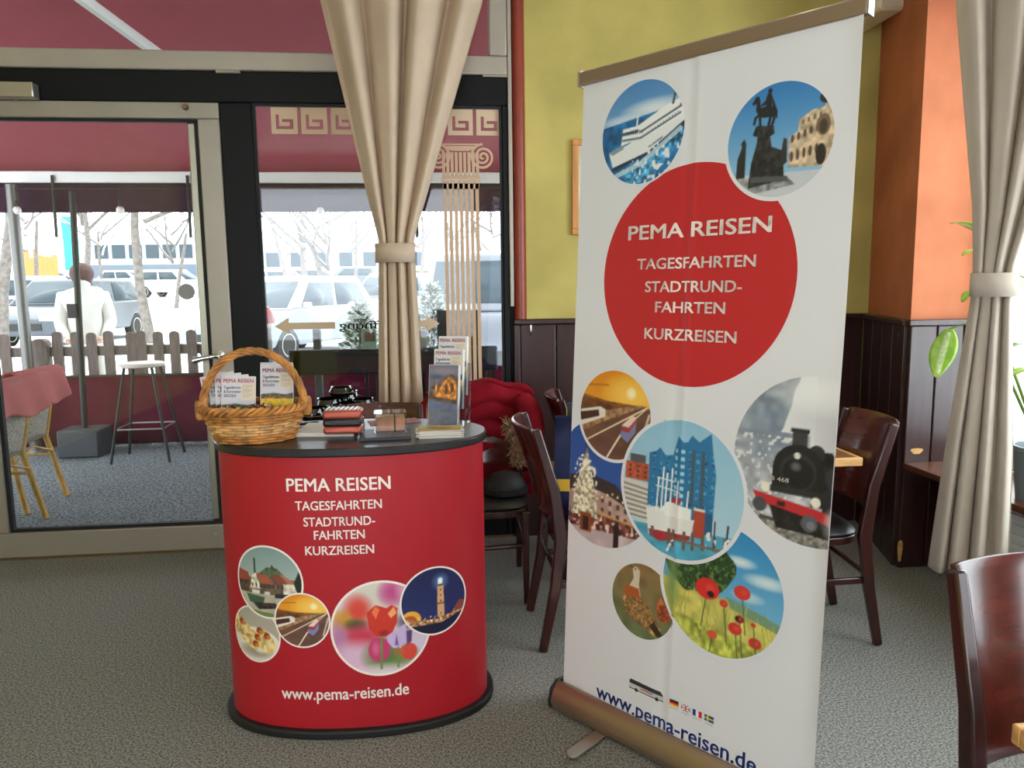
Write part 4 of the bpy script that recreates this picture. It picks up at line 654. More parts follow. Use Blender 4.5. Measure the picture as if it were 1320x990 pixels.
for sx in (-1, 1):
    skin('hand', [(sx*.16, -.13, .98), (sx*.12, -.19, .98), (sx*.05, -.22, 1.0), (sx*.045, -.225, .985), (sx*.045, -.225, .97), (sx*.05, -.22, .955), (sx*.11, -.22, 1.02)], [(0, 1), (1, 2), (1, 3), (1, 4), (1, 5), (0, 6)], [.028, .03, .009, .009, .009, .009, .01], 'skin', pe, lv=1)
    MB().ball((sx*.11, -.04+(.02 if sx > 0 else .06), .05), .05, .13, .05, 12, 8).build('shoe', 'blackm', pe)
#@@INTERIOR
# ================================================================ roll-up banner
BW, BH, BA = .8827, 1.9966, Vector((.4287, 2.4579, .09)); bt = R(-52.316); bl_ = R(3.03)
bu = Vector((math.cos(bt), math.sin(bt), 0)); baway = Vector((-math.sin(bt), math.cos(bt), 0)); bv = math.cos(bl_)*Vector((0, 0, 1))+math.sin(bl_)*baway; bn_ = bu.cross(bv)
if bn_.dot(EYE-BA) < 0: bn_ = -bn_
def bsurf(u, v, off=0):
    w = .0018*math.exp(-((u-.435)/.008)**2)-.0026*math.exp(-((u-.405)/.017)**2)+.006*math.sin(u/BW*PI)+.0025*math.sin(v*2.2+u*3)
    if u > BW-.05: w += .012*((u-BW+.05)/.05)**2*(.5+.5*math.sin(v*3.2))
    return BA+bu*u+bv*v+bn_*(w+off)
rb = thing('roll_up_banner', 'tall white roll-up banner with red circle and travel photographs', 'banner', BA+bu*BW/2-Vector((0, 0, .09)))
sh = MB().grid(lambda s, t: bsurf(s*BW, -.03+t*(BH+.03), 0), 110, 60).build('sheet', 'vinyl', rb, world=True)
base_of_rb = base_of(rb)
def bbar(name, prof, u0, u1, m, bevel=.004, parent=rb):             # prof in (n, z) at the sheet foot or head
    b = MB().prism(prof, lambda n, z: BA+bu*u0+bn_*n+Vector((0, 0, z)), lambda n, z: BA+bu*u1+bn_*n+Vector((0, 0, z))); return b.build(name, m, parent, world=True, bevel=bevel)
cas = bbar('base_cassette', [(.05, -.082), (.056, -.06), (.045, -.02), (.022, .004), (.01, .006), (.01, -.006), (-.01, -.006), (-.01, .006), (-.03, .0), (-.055, -.03), (-.058, -.082)], -.012, BW+.012, 'champagne')
for u in (-.022, BW+.012): bbar('end_cap', [(.053, -.085), (.059, -.06), (.048, -.016), (.018, .009), (-.03, .004), (-.058, -.03), (-.061, -.085)], u, u+.01, 'blackm')
for u in (.2, BW-.15):
    c = BA+bu*u; b = MB(); pl = [(-.022, -.05), (.022, -.05)]+[(.022*math.cos(t), .2+.022*math.sin(t)) for t in [k*PI/8 for k in range(9)]]
    b.prism(pl, lambda a, n: c+bu*(a+.1*n)+bn_*(n)+Vector((0, 0, -.089)), lambda a, n: c+bu*(a+.1*n)+bn_*(n)+Vector((0, 0, -.081))); b.build('swivel_foot', 'silver', rb, world=True, bevel=.002)
hd = MB().prism([(.012, -.012), (.012, .026), (0, .034), (-.014, .03), (-.014, -.012)], lambda n, z: BA+bv*(BH+z)+bn_*n-bu*.006, lambda n, z: BA+bv*(BH+z)+bn_*n+bu*(BW+.006)).build('top_rail', 'champagne', rb, world=True, bevel=.003)
for u in (-.012, BW+.006): MB().prism([(.015, -.015), (.015, .03), (0, .038), (-.017, .034), (-.017, -.015)], lambda n, z: BA+bv*(BH+z)+bn_*n+bu*u, lambda n, z: BA+bv*(BH+z)+bn_*n+bu*(u+.007)).build('end_cap', 'silver', hd, world=True)
MB().path([BA+bu*BW/2-bn_*.05-Vector((0, 0, .03)), BA+bu*BW/2-bn_*.03+bv*1.0, BA+bu*BW/2-bn_*.012+bv*(BH+.01)], .011, 10).build('support_pole', 'silver', rb, world=True)
CL = (.002, BW-.002)
disc('red_circle', .4346, 1.375, .318, bsurf, .0006, mat('red_print', 'c4242e', .4), sh)
for i, (nm, fnp, cu, cv, r) in enumerate((('picture_ferry', pic_ferry, .2396, 1.805, .153), ('picture_monument', pic_statue, .681, 1.722, .147), ('picture_bird', pic_bird, .3189, .380, .118), ('picture_market', pic_xmas, .145, .72, .21), ('picture_motorway', pic_highway, .1806, .944, .142), ('picture_train', pic_train, .8252, .8955, .2234), ('picture_poppies', pic_poppy, .5824, .4907, .192), ('picture_harbour', pic_elb, .4363, .752, .208))):
    off = .0009+.00035*i
    fnp().mesh(nm, cu, cv, r, bsurf, off, sh, clip=CL)
    annulus('white_ring', cu, cv, r*.99, r+(.004 if nm == 'picture_ferry' else .009), bsurf, off+.00015, 'vinyl', sh, clip=CL)
lettering('lettering', '78 468', .705, .765, .832, .012, bsurf, .0042, 'twhite', sh)
for body, u0, u1, v, cap in (('PEMA REISEN', .207, .677, 1.487, .044), ('TAGESFAHRTEN', .246, .637, 1.398, .033), ('STADTRUND-', .279, .6, 1.33, .033), ('FAHRTEN', .319, .553, 1.27, .033), ('KURZREISEN', .284, .592, 1.19, .034)):
    lettering('lettering', body, u0, u1, v, cap, bsurf, .003, 'twhite', sh, bold=.02)
lettering('lettering', 'www.pema-reisen.de', .149, .722, .006, .05, bsurf, .0012, 'navy', sh, bold=.018)
# small coach drawing and four flags
p = Pic(60, 'e9e8ea', 'e9e8ea', 1, .3); p.poly([(-.98, .2), (-.9, .27), (.8, .24), (.96, .1), (.98, -.2), (-.98, -.2)], 'c4c6ca').poly([(-.96, .12), (-.9, .24), (.8, .22), (.96, .06), (.9, .02), (-.96, .04)], '30343c').rect(-.3, .4, -.08, -.02, 'c04040').line([(-.95, -.2), (.95, -.2)], .05, '3a3a3e').ell(-.55, -.2, .09, .09, '202024').ell(.62, -.2, .09, .09, '202024')
p.mesh('picture_coach', .347, .104, (.066, .02), bsurf, .0011, sh, disc=False)
fl = [Pic(16, 'e9e8ea', 'e9e8ea') for _ in range(4)]
fl[0].rect(-1, 1, .33, 1.1, '1a1a1a').rect(-1, 1, -.33, .33, 'd01c24').rect(-1, 1, -1.1, -.33, 'f0c020'); fl[1].rect(-1.1, 1.1, -1.1, 1.1, '1e3070').line([(-1, -1), (1, 1)], .4, 'f0f0f0').line([(-1, 1), (1, -1)], .4, 'f0f0f0').rect(-.25, .25, -1.1, 1.1, 'f0f0f0').rect(-1.1, 1.1, -.3, .3, 'f0f0f0').rect(-.13, .13, -1.1, 1.1, 'c8202c').rect(-1.1, 1.1, -.16, .16, 'c8202c')
fl[2].rect(-1.1, -.33, -1.1, 1.1, '1e3c90').rect(-.33, .33, -1.1, 1.1, 'f4f4f4').rect(.33, 1.1, -1.1, 1.1, 'd02030'); fl[3].rect(-1.1, 1.1, -1.1, 1.1, '1c5a9c').rect(-.45, -.1, -1.1, 1.1, 'f0c820').rect(-1.1, 1.1, -.2, .2, 'f0c820')
for i, (f, w) in enumerate(zip(fl, ('Deutsch', 'English', 'Francais', 'Svenska'))):
    u = .452+i*.0395; f.mesh('flag', u, .104, (.0155, .0095), bsurf, .0011, sh, disc=False); lettering('lettering', w, u-.0125, u+.0125, .086, .0042, bsurf, .0011, 'grey', sh, bold=0)

# ================================================================ promotion counter
CC = Vector((-.266, 2.62, 0)); ca, cb, cex, crt = .441, .252, 2.25, R(-2)
def sup(t, a, b): c, s = math.cos(t), math.sin(t); return Vector((a*math.copysign(abs(c)**(2/cex), c), b*math.copysign(abs(s)**(2/cex), s), 0))
def csup(t, a, b): v = sup(t, a, b); return Vector((v.x*math.cos(crt)-v.y*math.sin(crt), v.x*math.sin(crt)+v.y*math.cos(crt), 0))
_ts = [PI+PI*k/1200 for k in range(1201)]; _ps = [csup(t, ca, cb) for t in _ts]; _ss = [0]
for a, b in zip(_ps[:-1], _ps[1:]): _ss.append(_ss[-1]+(b-a).length)
_ss = np.array(_ss)-_ss[600]; _px = np.array([p.x for p in _ps]); _py = np.array([p.y for p in _ps])
def csurf(s, z, off=0):
    x, y = float(np.interp(s, _ss, _px)), float(np.interp(s, _ss, _py)); e = .004; tx, ty = float(np.interp(s+e, _ss, _px)-np.interp(s-e, _ss, _px)), float(np.interp(s+e, _ss, _py)-np.interp(s-e, _ss, _py)); l = math.hypot(tx, ty)
    return Vector((CC.x+x+ty/l*off, CC.y+y-tx/l*off, z))
ct = thing('promotion_counter', 'red oval promotion counter with white lettering and round photographs', 'counter', CC)
def csol(name, a, b, z0, z1, m, bevel): return MB().ring([[csup(2*PI*k/96, a, b)+Vector((0, 0, z)) for k in range(96)] for z in (z0, z1)]).build(name, m, ct, bevel=bevel, angle=50)
csol('base_plate', ca+.022, cb+.022, 0, .028, 'blackm', .006); bo = csol('body', ca, cb, .028, .925, 'red', 0); csol('countertop', ca+.012, cb+.014, .925, .953, 'top', .006)
for i, (nm, fnp, cu, cv, r) in enumerate((('picture_rolls', pic_rolls, -.322, .335, .094), ('picture_village', pic_village, -.262, .516, .12), ('picture_motorway', pic_highway, -.152, .396, .09), ('picture_tulips', pic_tulip, .098, .361, .158), ('picture_lighthouse', pic_light, .274, .43, .114))):
    off = .0008+.0004*i; fnp().mesh(nm, cu, cv, r, csurf, off, bo); annulus('white_ring', cu, cv, r*.965, r+.002, csurf, off+.0002, 'twhite', bo)
for body, u0, u1, v, cap in (('PEMA REISEN', -.18, .143, .817, .043), ('TAGESFAHRTEN', -.155, .114, .757, .03), ('STADTRUND-', -.131, .091, .705, .03), ('FAHRTEN', -.1, .058, .662, .03), ('KURZREISEN', -.13, .085, .612, .03), ('www.pema-reisen.de', -.233, .18, .128, .042)):
    lettering('lettering', body, u0, u1, v, cap, csurf, .0009, 'twhite', bo, bold=.018)
TZ = .953
# ---------------- brochures
def brochure(name, label, group, loc, rot, cover='cover', thick=.003):
    t = thing(name, label, 'brochure', loc, 0, group); t.rotation_euler = rot      # local: width x, height z, front -y
    key = '_'+cover
    if key not in PROTO:
        BX(-.0525, .0525, 0, thick, 0, .21).build('pages', 'paper', t, smooth=False); sf = lambda u, v, o: Vector((u, -.0004-o, v))+base_of(t)
        c = (pic_cover if cover == 'cover' else pic_castle)().mesh('cover_print', 0, .105, (.0515, .104), sf, 0, t, m='inkp', disc=False)
        if cover == 'cover':
            lettering('lettering', 'PEMA REISEN', -.047, .045, .189, .013, sf, .0004, 'tred', t, bold=.02)
            for k, (w, x1) in enumerate((('Tagesfahrten', .006), ('& Kurzreisen', .006), ('2023/2024', -.008))): lettering('lettering', w, -.046, x1, .169-k*.0135, .0092, sf, .0004, 'tdark', t, bold=.02)
        PROTO[key] = t
    else:
        for ch in PROTO[key].children: c = ch.copy(); COL.objects.link(c); c.parent = t
    return t
PROTO = {}; OD = ('foremost', 'second', 'third', 'fourth', 'rearmost'); BL = ' travel brochure in the %s tier of the acrylic holder'
brochure('brochure', 'travel brochure standing in the middle tier of the acrylic holder', 'brochures in the acrylic holder', (.045, 2.705, 1.04), (R(-10), 0, R(14)))
# ---------------- basket
bk = thing('wicker_basket', 'honey coloured wicker basket with tall arched handle on the counter', 'basket', (-.572, 2.55, TZ)); bk.rotation_euler = (0, 0, R(8))
rw = lambda z: (.118+.45*z*(1-z*1.6), .088+.42*z*(1-z*1.6)); HB = .105; NS = 22
MB().ring([[Vector((rw(0)[0]*math.cos(2*PI*k/40), rw(0)[1]*math.sin(2*PI*k/40), z)) for k in range(40)] for z in (.002, .008)]).build('bottom', 'wick', bk)
for r_ in range(11):
    z = .006+r_*(HB-.012)/10; a, b = rw(z); b_ = MB(); b_.path([(( a+.0045*(1 if r_ % 2 else -1)*math.cos(NS/2*th))*math.cos(th), (b+.0045*(1 if r_ % 2 else -1)*math.cos(NS/2*th))*math.sin(th), z) for th in [2*PI*k/132 for k in range(132)]], .0052, 6, closed=True); b_.build('woven_strand', 'wick2' if r_ in (3, 4, 5, 6) else 'wick', bk)
for k in range(NS): th = 2*PI*k/NS; MB().path([(rw(z)[0]*math.cos(th), rw(z)[1]*math.sin(th), z) for z in (.004, .03, .06, HB)], .0035, 5).build('stake', 'wick', bk)
for q in range(3):
    a, b = rw(HB); MB().path([((a+.002+.009*math.cos(14*th+q*2.1))*math.cos(th), (b+.002+.009*math.cos(14*th+q*2.1))*math.sin(th), HB+.004+.009*math.sin(14*th+q*2.1)) for th in [2*PI*k/150 for k in range(150)]], .0065, 6, closed=True).build('rim_strand', 'wick', bk)
ha = rw(HB)[0]+.004
for q in range(4): MB().path([((ha+.007*math.cos(9*t+q*PI/2))*math.cos(t)*(1+.06*math.sin(t)**2), .007*math.sin(9*t+q*PI/2), HB-.03*(1-math.sin(t))+(.185+.007*math.cos(9*t+q*PI/2))*math.sin(t)) for t in [PI*k/60 for k in range(61)]], .0068, 7).build('handle_strand', 'wick', bk)
for sx in (-1, 1): MB().lathe([(.016, -.03), (.02, -.02), (.02, .02), (.016, .03)], 10, (sx*ha, 0, HB)).build('handle_binding', 'wick', bk)
for k in range(4): brochure('brochure', ('rearmost', 'third from front', 'second from front', 'foremost')[k]+' of four brochures fanned out in the left half of the basket', 'brochures fanned at the left in the basket', (-.655+.011*k, 2.545-.008*k, TZ+.012-.003*k), (R(-14), R(-9+4.0*k), R(10)))
for k in range(4): brochure('brochure', ('rearmost', 'third from front', 'second from front', 'foremost')[k]+' of four brochures upright in the right half of the basket', 'brochures upright at the right in the basket', (-.515+.002*k, 2.60-.008*k, TZ+.036-.003*k), (R(-10), R(1.5), R(2)))
cm = [mat('candy_'+n, c, .25, var=.5, vscale=60) for n, c in (('brown', '5a3220'), ('red', 'a83a28'), ('green', '4c6a30'), ('amber', 'b0702c'), ('plum', '4a2430'), ('cream', 'b8a888'))]; cme = []
for i in range(6):
    b = MB().ball((0, 0, 0), .012, .010, .009, 8, 6); b.v = [(x*(1+.2*math.sin(400*y+i)), y, z*(1+.2*math.sin(300*x))) for x, y, z in b.v]
    for s in (-1, 1): b.ring([[Vector((s*(.011+.009*k), (.002+.007*k)*math.cos(t), (.002+.005*k)*math.sin(t))) for t in (0, PI/2, PI, 3*PI/2)] for k in (0, 1)])
    o = b.build('wrapped_sweet', cm[i], None); cme.append(o.data); bpy.data.objects.remove(o)
for k in range(46):
    a = random.uniform(0, 2*PI); r = math.sqrt(random.random()); o = bpy.data.objects.new('wrapped_sweet', cme[k % 6]); COL.objects.link(o)
    X, Y = .138*r*math.cos(a), -.0+.105*r*math.sin(a)
    if Y > .045: Y -= .06
    o.location = (-.572+X, 2.55+Y-.005, TZ+.082+.022*random.random()+.012*(1-r)); o.rotation_euler = (random.uniform(-.5, .5), random.uniform(-.5, .5), random.uniform(0, 6)); tag(o, 'small %s foil wrapped sweet in the wicker basket' % ('brown', 'red', 'green', 'amber', 'plum', 'cream')[k % 6], 'sweet', ('brown', 'red', 'green', 'amber', 'plum', 'cream')[k % 6]+' sweets in the basket')
# ---------------- papers, case, card box, pen
def on(x, y, z=TZ): p = gz(x, y, z); return p
def stack(name, label, cat, c, w, d, h, rz, m='papers', topm='paper'):
    t = thing(name, label, cat, (c.x, c.y, c.z), rz); BX(-w/2, w/2, -d/2, d/2, 0, h-.001).build('sheets', m, t, bevel=.001); BX(-w/2, w/2, -d/2, d/2, h-.001, h).build('top_sheet', topm, t); return t
stack('paper_stack', 'white stack of paper sheets beside the basket', 'paper', on(426, 556), .2, .19, .014, R(-6))
stack('booklet_stack', 'flat dark booklets under the clear card box', 'booklet', on(497, 562), .165, .15, .011, R(3), 'booklet', 'booklet')
o = tag(BX(-.09, .09, -.05, .05, 0, .002).build('paper_sheet', 'rosepaper'), 'rose coloured sheet behind the clear card box', 'paper'); o.location = on(508, 544); o.rotation_euler = (0, 0, R(12))
o = thing('pen', 'black pen lying next to the wicker basket', 'pen', on(389, 549)+Vector((0, 0, .006)), R(35)); MB().path([(-.065, 0, 0), (.05, 0, 0), (.066, 0, 0)], [.005, .005, .0015], 10).build('barrel', 'blackm', o); MB().path([(-.062, 0, .006), (-.03, 0, .006)], .0016, 6).build('clip', 'chrome', o)
c = on(443, 564); cs = thing('ribbed_case', 'salmon red ribbed hard case with black middle on the paper stack', 'case', (c.x, c.y+.02, TZ+.0142), R(-3))
def shell(name, z0, z1, m): return BX(-.062, .062, -.042, .042, z0, z1).build(name, m, cs, bevel=.009, seg=3)
shell('lower_shell', 0, .026, 'salmon'); shell('gusset', .024, .052, 'leather'); up_ = shell('upper_shell', .05, .078, 'salmon')
for k in range(7): BX(-.05+k*.0155-.005, -.05+k*.0155+.005, -.036, .036, .077, .081).build('rib', 'silver', up_, bevel=.002)
BX(.06, .066, -.012, .012, .03, .05).build('latch', 'chrome', cs, bevel=.002); MB().path([(.064, -.01, .05), (.07, -.02, .03), (.068, -.02, .0)], .0015, 5).build('cord', 'blackm', cs)
c = on(503, 561); cb_ = thing('card_box', 'small clear plastic box of bronze coloured cards on the booklets', 'box', (c.x, c.y+.03, TZ+.0112), R(4)); BX(-.047, .047, -.031, .031, .003, .05).build('cards', 'bronze', cb_, bevel=.002)
for a in ((-.053, .053, -.037, -.034, 0, .062), (-.053, .053, .034, .037, 0, .062), (-.053, -.05, -.034, .034, 0, .062), (.05, .053, -.034, .034, 0, .062), (-.053, .053, -.037, .037, .062, .065)): BX(*a).build('wall', 'acryl', cb_, smooth=False)
BX(.012, .016, -.0385, -.0375, 0, .064).build('band', 'blackm', cb_)
# flyer stack
c = on(567, 562); fs_ = thing('flyer_stack', 'fanned stack of cream flyers at the right end of the counter', 'flyer', (c.x, c.y+.01, TZ))
for k in range(7): BX(-.073, .073, -.045, .045, k*.0035, k*.0035+.003, m=rotz(R(random.uniform(-5, 5)), (random.uniform(-.006, .006), random.uniform(-.004, .004), 0))).build('flyer', 'papers', fs_, smooth=False)
Pic(24, 'c8b078', 'b89850', 1.6, 1).ell(.2, 0, .9, .4, '8a5c20', .9, True).ell(-.6, .3, .5, .4, '4c5a50', .8, True).mesh('top_print', 0, 0, (.07, .043), lambda u, v, o: Vector((u, v, .0246))+base_of(fs_), 0, fs_, m='inkp', disc=False)
# acrylic tiered holder
hc = Vector((.052, 2.66, TZ)); hr = R(-17); hl = thing('brochure_holder', 'clear acrylic tiered holder full of travel brochures on the counter', 'holder', hc, hr); tilt = Matrix.Rotation(R(-10), 4, 'X')
for k, (y, z, h) in enumerate(((-.045, .0, .1), (.01, .06, .1), (.062, .11, .1))):
    BX(-.056, .056, y-.012, y-.009, z, z+h*.62, m=tilt).build('tier_front', 'acryl', hl, smooth=False); BX(-.056, .056, y+.022, y+.025, z, z+h*1.3, m=tilt).build('tier_back', 'acryl', hl, smooth=False); BX(-.056, .056, y-.012, y+.025, z, z+.003, m=tilt).build('tier_floor', 'acryl', hl, smooth=False)
for sx in (-.059, .056): MB().prism([(-.055, 0), (.105, 0), (.105, .23), (.055, .23), (-.058, .07)], lambda y, z: tilt @ Vector((sx, y, z)), lambda y, z: tilt @ Vector((sx+.003, y, z))).build('side_panel', 'acryl', hl, smooth=False)
MB().box(-.06, .06, -.055, .12, 0, .003).build('foot', 'acryl', hl, smooth=False)
HM = Matrix.Translation(hc) @ Matrix.Rotation(hr, 4, 'Z') @ tilt
def inholder(y, z, label, cov): q = HM @ Vector((0, y, z)); return brochure('brochure', label, 'brochures in the acrylic holder', q, (R(-10), 0, hr), cov)
bpy.data.objects['brochure'].location = HM @ Vector((0, .006, .065)); bpy.data.objects['brochure'].rotation_euler = (R(-10), 0, hr); bpy.data.objects['brochure']['label'] = 'foremost'+BL % 'middle'
for k in range(5): inholder(-.05+.006*k, .005, OD[k]+' evening castle brochure in the lowest tier of the acrylic holder', 'castle')
for k in range(1, 5): inholder(.006+.006*k, .065, OD[k]+BL % 'middle', 'cover')
for k in range(5): inholder(.057+.006*k, .115, OD[k]+BL % 'top', 'cover')
# ================================================================ chairs and tables
def make_chair(label, loc, rz):
    t = thing('wooden_chair', label, 'chair', loc, rz, 'mahogany dining chairs')
    for sx in (-1, 1):
        MB().bar([(sx*.195, .275, 0), (sx*.195, .225, .25), (sx*.195, .2, .45), (sx*.195, .225, .65), (sx*.195, .295, .895)], [.026, .03, .032, .03, .026], [.034, .042, .05, .044, .034]).build('rear_leg', 'wood', t, bevel=.006)
        MB().bar([(sx*.175, -.2, 0), (sx*.175, -.185, .43)], [.024, .034], [.024, .036]).build('front_leg', 'wood', t, bevel=.005)
        MB().bar([(sx*.183, -.18, .25), (sx*.19, .21, .27)], .016, .026).build('side_stretcher', 'wood', t, bevel=.004)
    bp = MB().grid(lambda s, u: ((s-.5)*.385, .2+.105*((u*.40+.09)/.47)**1.5+.05*(1-(2*s-1)**2), .54+u*.36), 20, 14).build('backrest', 'woodx', t, solid=.014, bevel=.003)
    def seat(z, e): return [Vector(((.205+e-.02*(y > 0))*math.copysign(abs(math.cos(a))**.55, math.cos(a)), y, z)) for a in [2*PI*k/40 for k in range(40)] for y in [(.215+e)*math.copysign(abs(math.sin(a))**.55, math.sin(a))]]
    MB().ring([seat(.405, -.012), seat(.412, 0), seat(.44, 0)]).build('seat_frame', 'wood', t, bevel=.004); MB().ring([seat(.44, -.008), seat(.452, 0), seat(.466, -.012), seat(.474, -.05), seat(.476, -.12)]).build('cushion', 'leather', t)
    MB().path([(-.18, -.18, .27), (0, -.2, .27), (.18, -.18, .27)], .011, 8).build('front_stretcher', 'wood', t); MB().path([(-.19, .21, .3), (.19, .21, .3)], .011, 8).build('rear_stretcher', 'wood', t)
    return t
ch0 = make_chair('mahogany chair between counter and banner, turned sideways', (.69, 3.05, 0), R(90))
dup(ch0, (1.487, 2.95, 0), R(-94), 'mahogany chair with black seat right of the banner at the table')
dup(ch0, (1.172, 1.01, 0), R(-3), 'glossy mahogany chair in the right foreground beside the table corner')
dup(ch0, (-.235, 3.26, 0), R(2), 'mahogany chair right behind the red counter, only its back showing')
dup(ch0, (.235, 3.52, 0), R(0), 'mahogany chair under the red jacket')
dup(ch0, (.93, 3.74, 0), R(84), 'mahogany chair by the panelled wall behind the blue bag')
def table(label, x0, x1, y0, y1, z, name='dining_table'):
    t = thing(name, label, 'table', ((x0+x1)/2, (y0+y1)/2, 0)); BX(x0+.018, x1-.018, y0+.018, y1-.018, z-.03, z).build('tabletop', 'tabletop', t, world=True)
    ed = MB()
    for a in ((x0, x1, y0, y0+.018), (x0, x1, y1-.018, y1), (x0, x0+.018, y0+.018, y1-.018), (x1-.018, x1, y0+.018, y1-.018)): ed.box(*a, z-.032, z+.0005)
    ed.build('edge_band', 'lightwood', t, world=True, bevel=.003); cx, cy = (x0+x1)/2, (y0+y1)/2
    MB().lathe([(.03, .02), (.03, z-.03)], 16, (cx, cy, 0)).build('column', 'blackm', t, world=True); MB().lathe([(0, 0), (.22, 0), (.2, .02), (.05, .035), (0, .035)], 28, (cx, cy, 0)).build('foot', 'blackm', t, world=True); return t
table('wooden table with pale edge right of the banner', .98, 1.64, 2.72, 3.4, .77); table('wooden table whose corner shows in the right foreground', .9, 1.6, .35, 1.045, .75)
side = table('dark side table behind the counter holding black pots', -1.0, -.45, 3.68, 4.12, .78, 'side_table')
for ch in side.children: ch.data.materials[0] = M['blackm']
# glossy black pots
for i, (px, Y, z, r, h, tl) in enumerate(((404, 3.78, .78, .062, .085, .25), (424, 3.9, .78, .07, .11, 0), (450, 3.8, .78, .06, .1, -.15), (446, 4.0, .78, .07, .13, 0), (468, 3.86, .78, .06, .11, .1), (440, 3.9, .89, .06, .055, -.5))):
    c = gy(px, 510, Y); t = thing('black_pot', ('squat glossy black pot nearest the basket', 'glossy black pot behind the squat one', 'glossy black pot in front of the pile', 'tallest glossy black pot at the back of the pile', 'glossy black pot nearest the curtain', 'tilted glossy black bowl on top of the pots')[i], 'pot', (c.x, Y, z), tl, 'glossy black pots on the side table')
    MB().lathe([(0, 0), (r*.6, 0), (r*.95, h*.35), (r, h*.6), (r*.8, h*.95), (r*.84, h), (r*.74, h*.98), (r*.8, h*.6), (r*.5, h*.1), (0, h*.08)], 24).build('bowl', 'gloss', t)
    MB().path([(r*.9, 0, h*.8), (r*1.35, 0, h*.75), (r*1.4, 0, h*.45), (r*.95, 0, h*.35)], r*.09, 8).build('handle', 'gloss', t); MB().lathe([(r*.98, h*.5), (r*1.006, h*.52), (r*1.006, h*.56), (r*.98, h*.58)], 24).build('gold_band', 'brass', t)
# red quilted jacket over its chair, with fur collar; black hat on the seat
jx, jy = .235, 3.52
ja = thing('red_jacket', 'dark red quilted jacket with fur trim hung over a chair back', 'jacket', (jx, jy+.28, .47))
def jac(s, u):
    a = (s-.5)*2; th = u*2-1; side_ = 1 if th > 0 else -1; k = abs(th); drop = max(0, k-.12)*.62; q = .022*abs(math.sin(k*21+.4*math.sin(a*5)))+.014*math.sin(a*8+k*5)*k
    wv = .21+.06*(1-abs(a)*.2)+.05*k; return Vector((jx+a*wv+.015*math.sin(k*9), jy+.32+.03*(1-a*a)-side_*-1*0+(-side_)*(.035*min(1, k*4)+q+.04*k), .955-drop-.03*a*a-.02*abs(a)**4+.008*math.sin(a*9)))
MB().grid(jac, 36, 110).build('shell', 'jacket', ja, world=True, solid=.02, angle=180)
for sx in (-1, 1): MB().path([(jx+sx*.2, jy+.27, .9), (jx+sx*.27, jy+.2, .8), (jx+sx*.26, jy+.12, .66), (jx+sx*.2, jy+.08, .54)], [.06, .065, .055, .045], 14).build('sleeve', 'jacket', ja, world=True, sub=1)
fb = MB()
for k in range(420):
    t = random.random(); c = Vector((jx+.13+.04*math.sin(t*2)+random.uniform(-.02, .02), jy+.06-.03*t, .8-.2*t)); dv = Vector((random.uniform(-1, 1), random.uniform(-1, .4), random.uniform(-1, 1)))*.045; sd = Vector((random.uniform(-1, 1), random.uniform(-1, 1), random.uniform(-1, 1)))*.012; fb.add([c-sd, c+sd, c+dv, c+sd.cross(dv)*20], [(0, 1, 2), (1, 3, 2), (3, 0, 2), (0, 3, 1)])
fb.build('fur_trim', 'fur', ja, world=True, smooth=False)['kind'] = 'stuff'
ht = thing('knit_hat', 'black knitted hat lying on the jacket chair seat', 'hat', (jx+.1, jy-.02, .477)); MB().lathe([(0, 0), (.09, 0), (.1, .02), (.095, .05), (.07, .085), (.03, .1), (0, .102)], 24).build('crown', 'blackm', ht); MB().lathe([(.09, 0), (.106, .004), (.108, .03), (.098, .034)], 24).build('brim', 'blackm', ht)
# blue carrier bag on the sideways chair
bg_ = thing('carrier_bag', 'dark blue carrier bag with yellow stripe on the sideways chair', 'bag', (.66, 3.08, .477), R(-12))
def bagring(z, k): return [Vector((a*(.16-.012*k), b*(.055-.03*k)+.006*math.sin(9*z+a*3), z)) for a, b in ((-1, -1), (-.3, -1.05), (.3, -.96), (1, -1), (1, 1), (.3, 1.05), (-.3, .96), (-1, 1))]
MB().ring([bagring(z, z/.42) for z in (0, .1, .2, .3, .42)], caps=False).build('body', 'blue', bg_, solid=.004); MB().add(bagring(.002, 0), [tuple(range(8))]).build('bottom', 'blue', bg_)
BX(-.155, .155, -.062, -.0585, .12, .17).build('stripe', 'gold', bg_); BX(-.17, -.157, -.04, .045, .17, .22).build('stripe', 'gold', bg_)
for y in (-.03, .03): MB().path([(-.06, y, .4), (-.05, y*1.2, .46), (0, y*1.3, .485), (.05, y*1.2, .46), (.06, y, .4)], .006, 6).build('handle', 'blue', bg_)
fo = thing('folder', 'dark folder with yellow edge standing behind the blue bag', 'folder', (.7, 3.2, .477), R(-8)); BX(-.12, .12, -.012, .012, 0, .46).build('cover', 'booklet', fo, bevel=.003); BX(-.123, -.12, -.012, .012, .02, .44).build('edge', 'gold', fo)
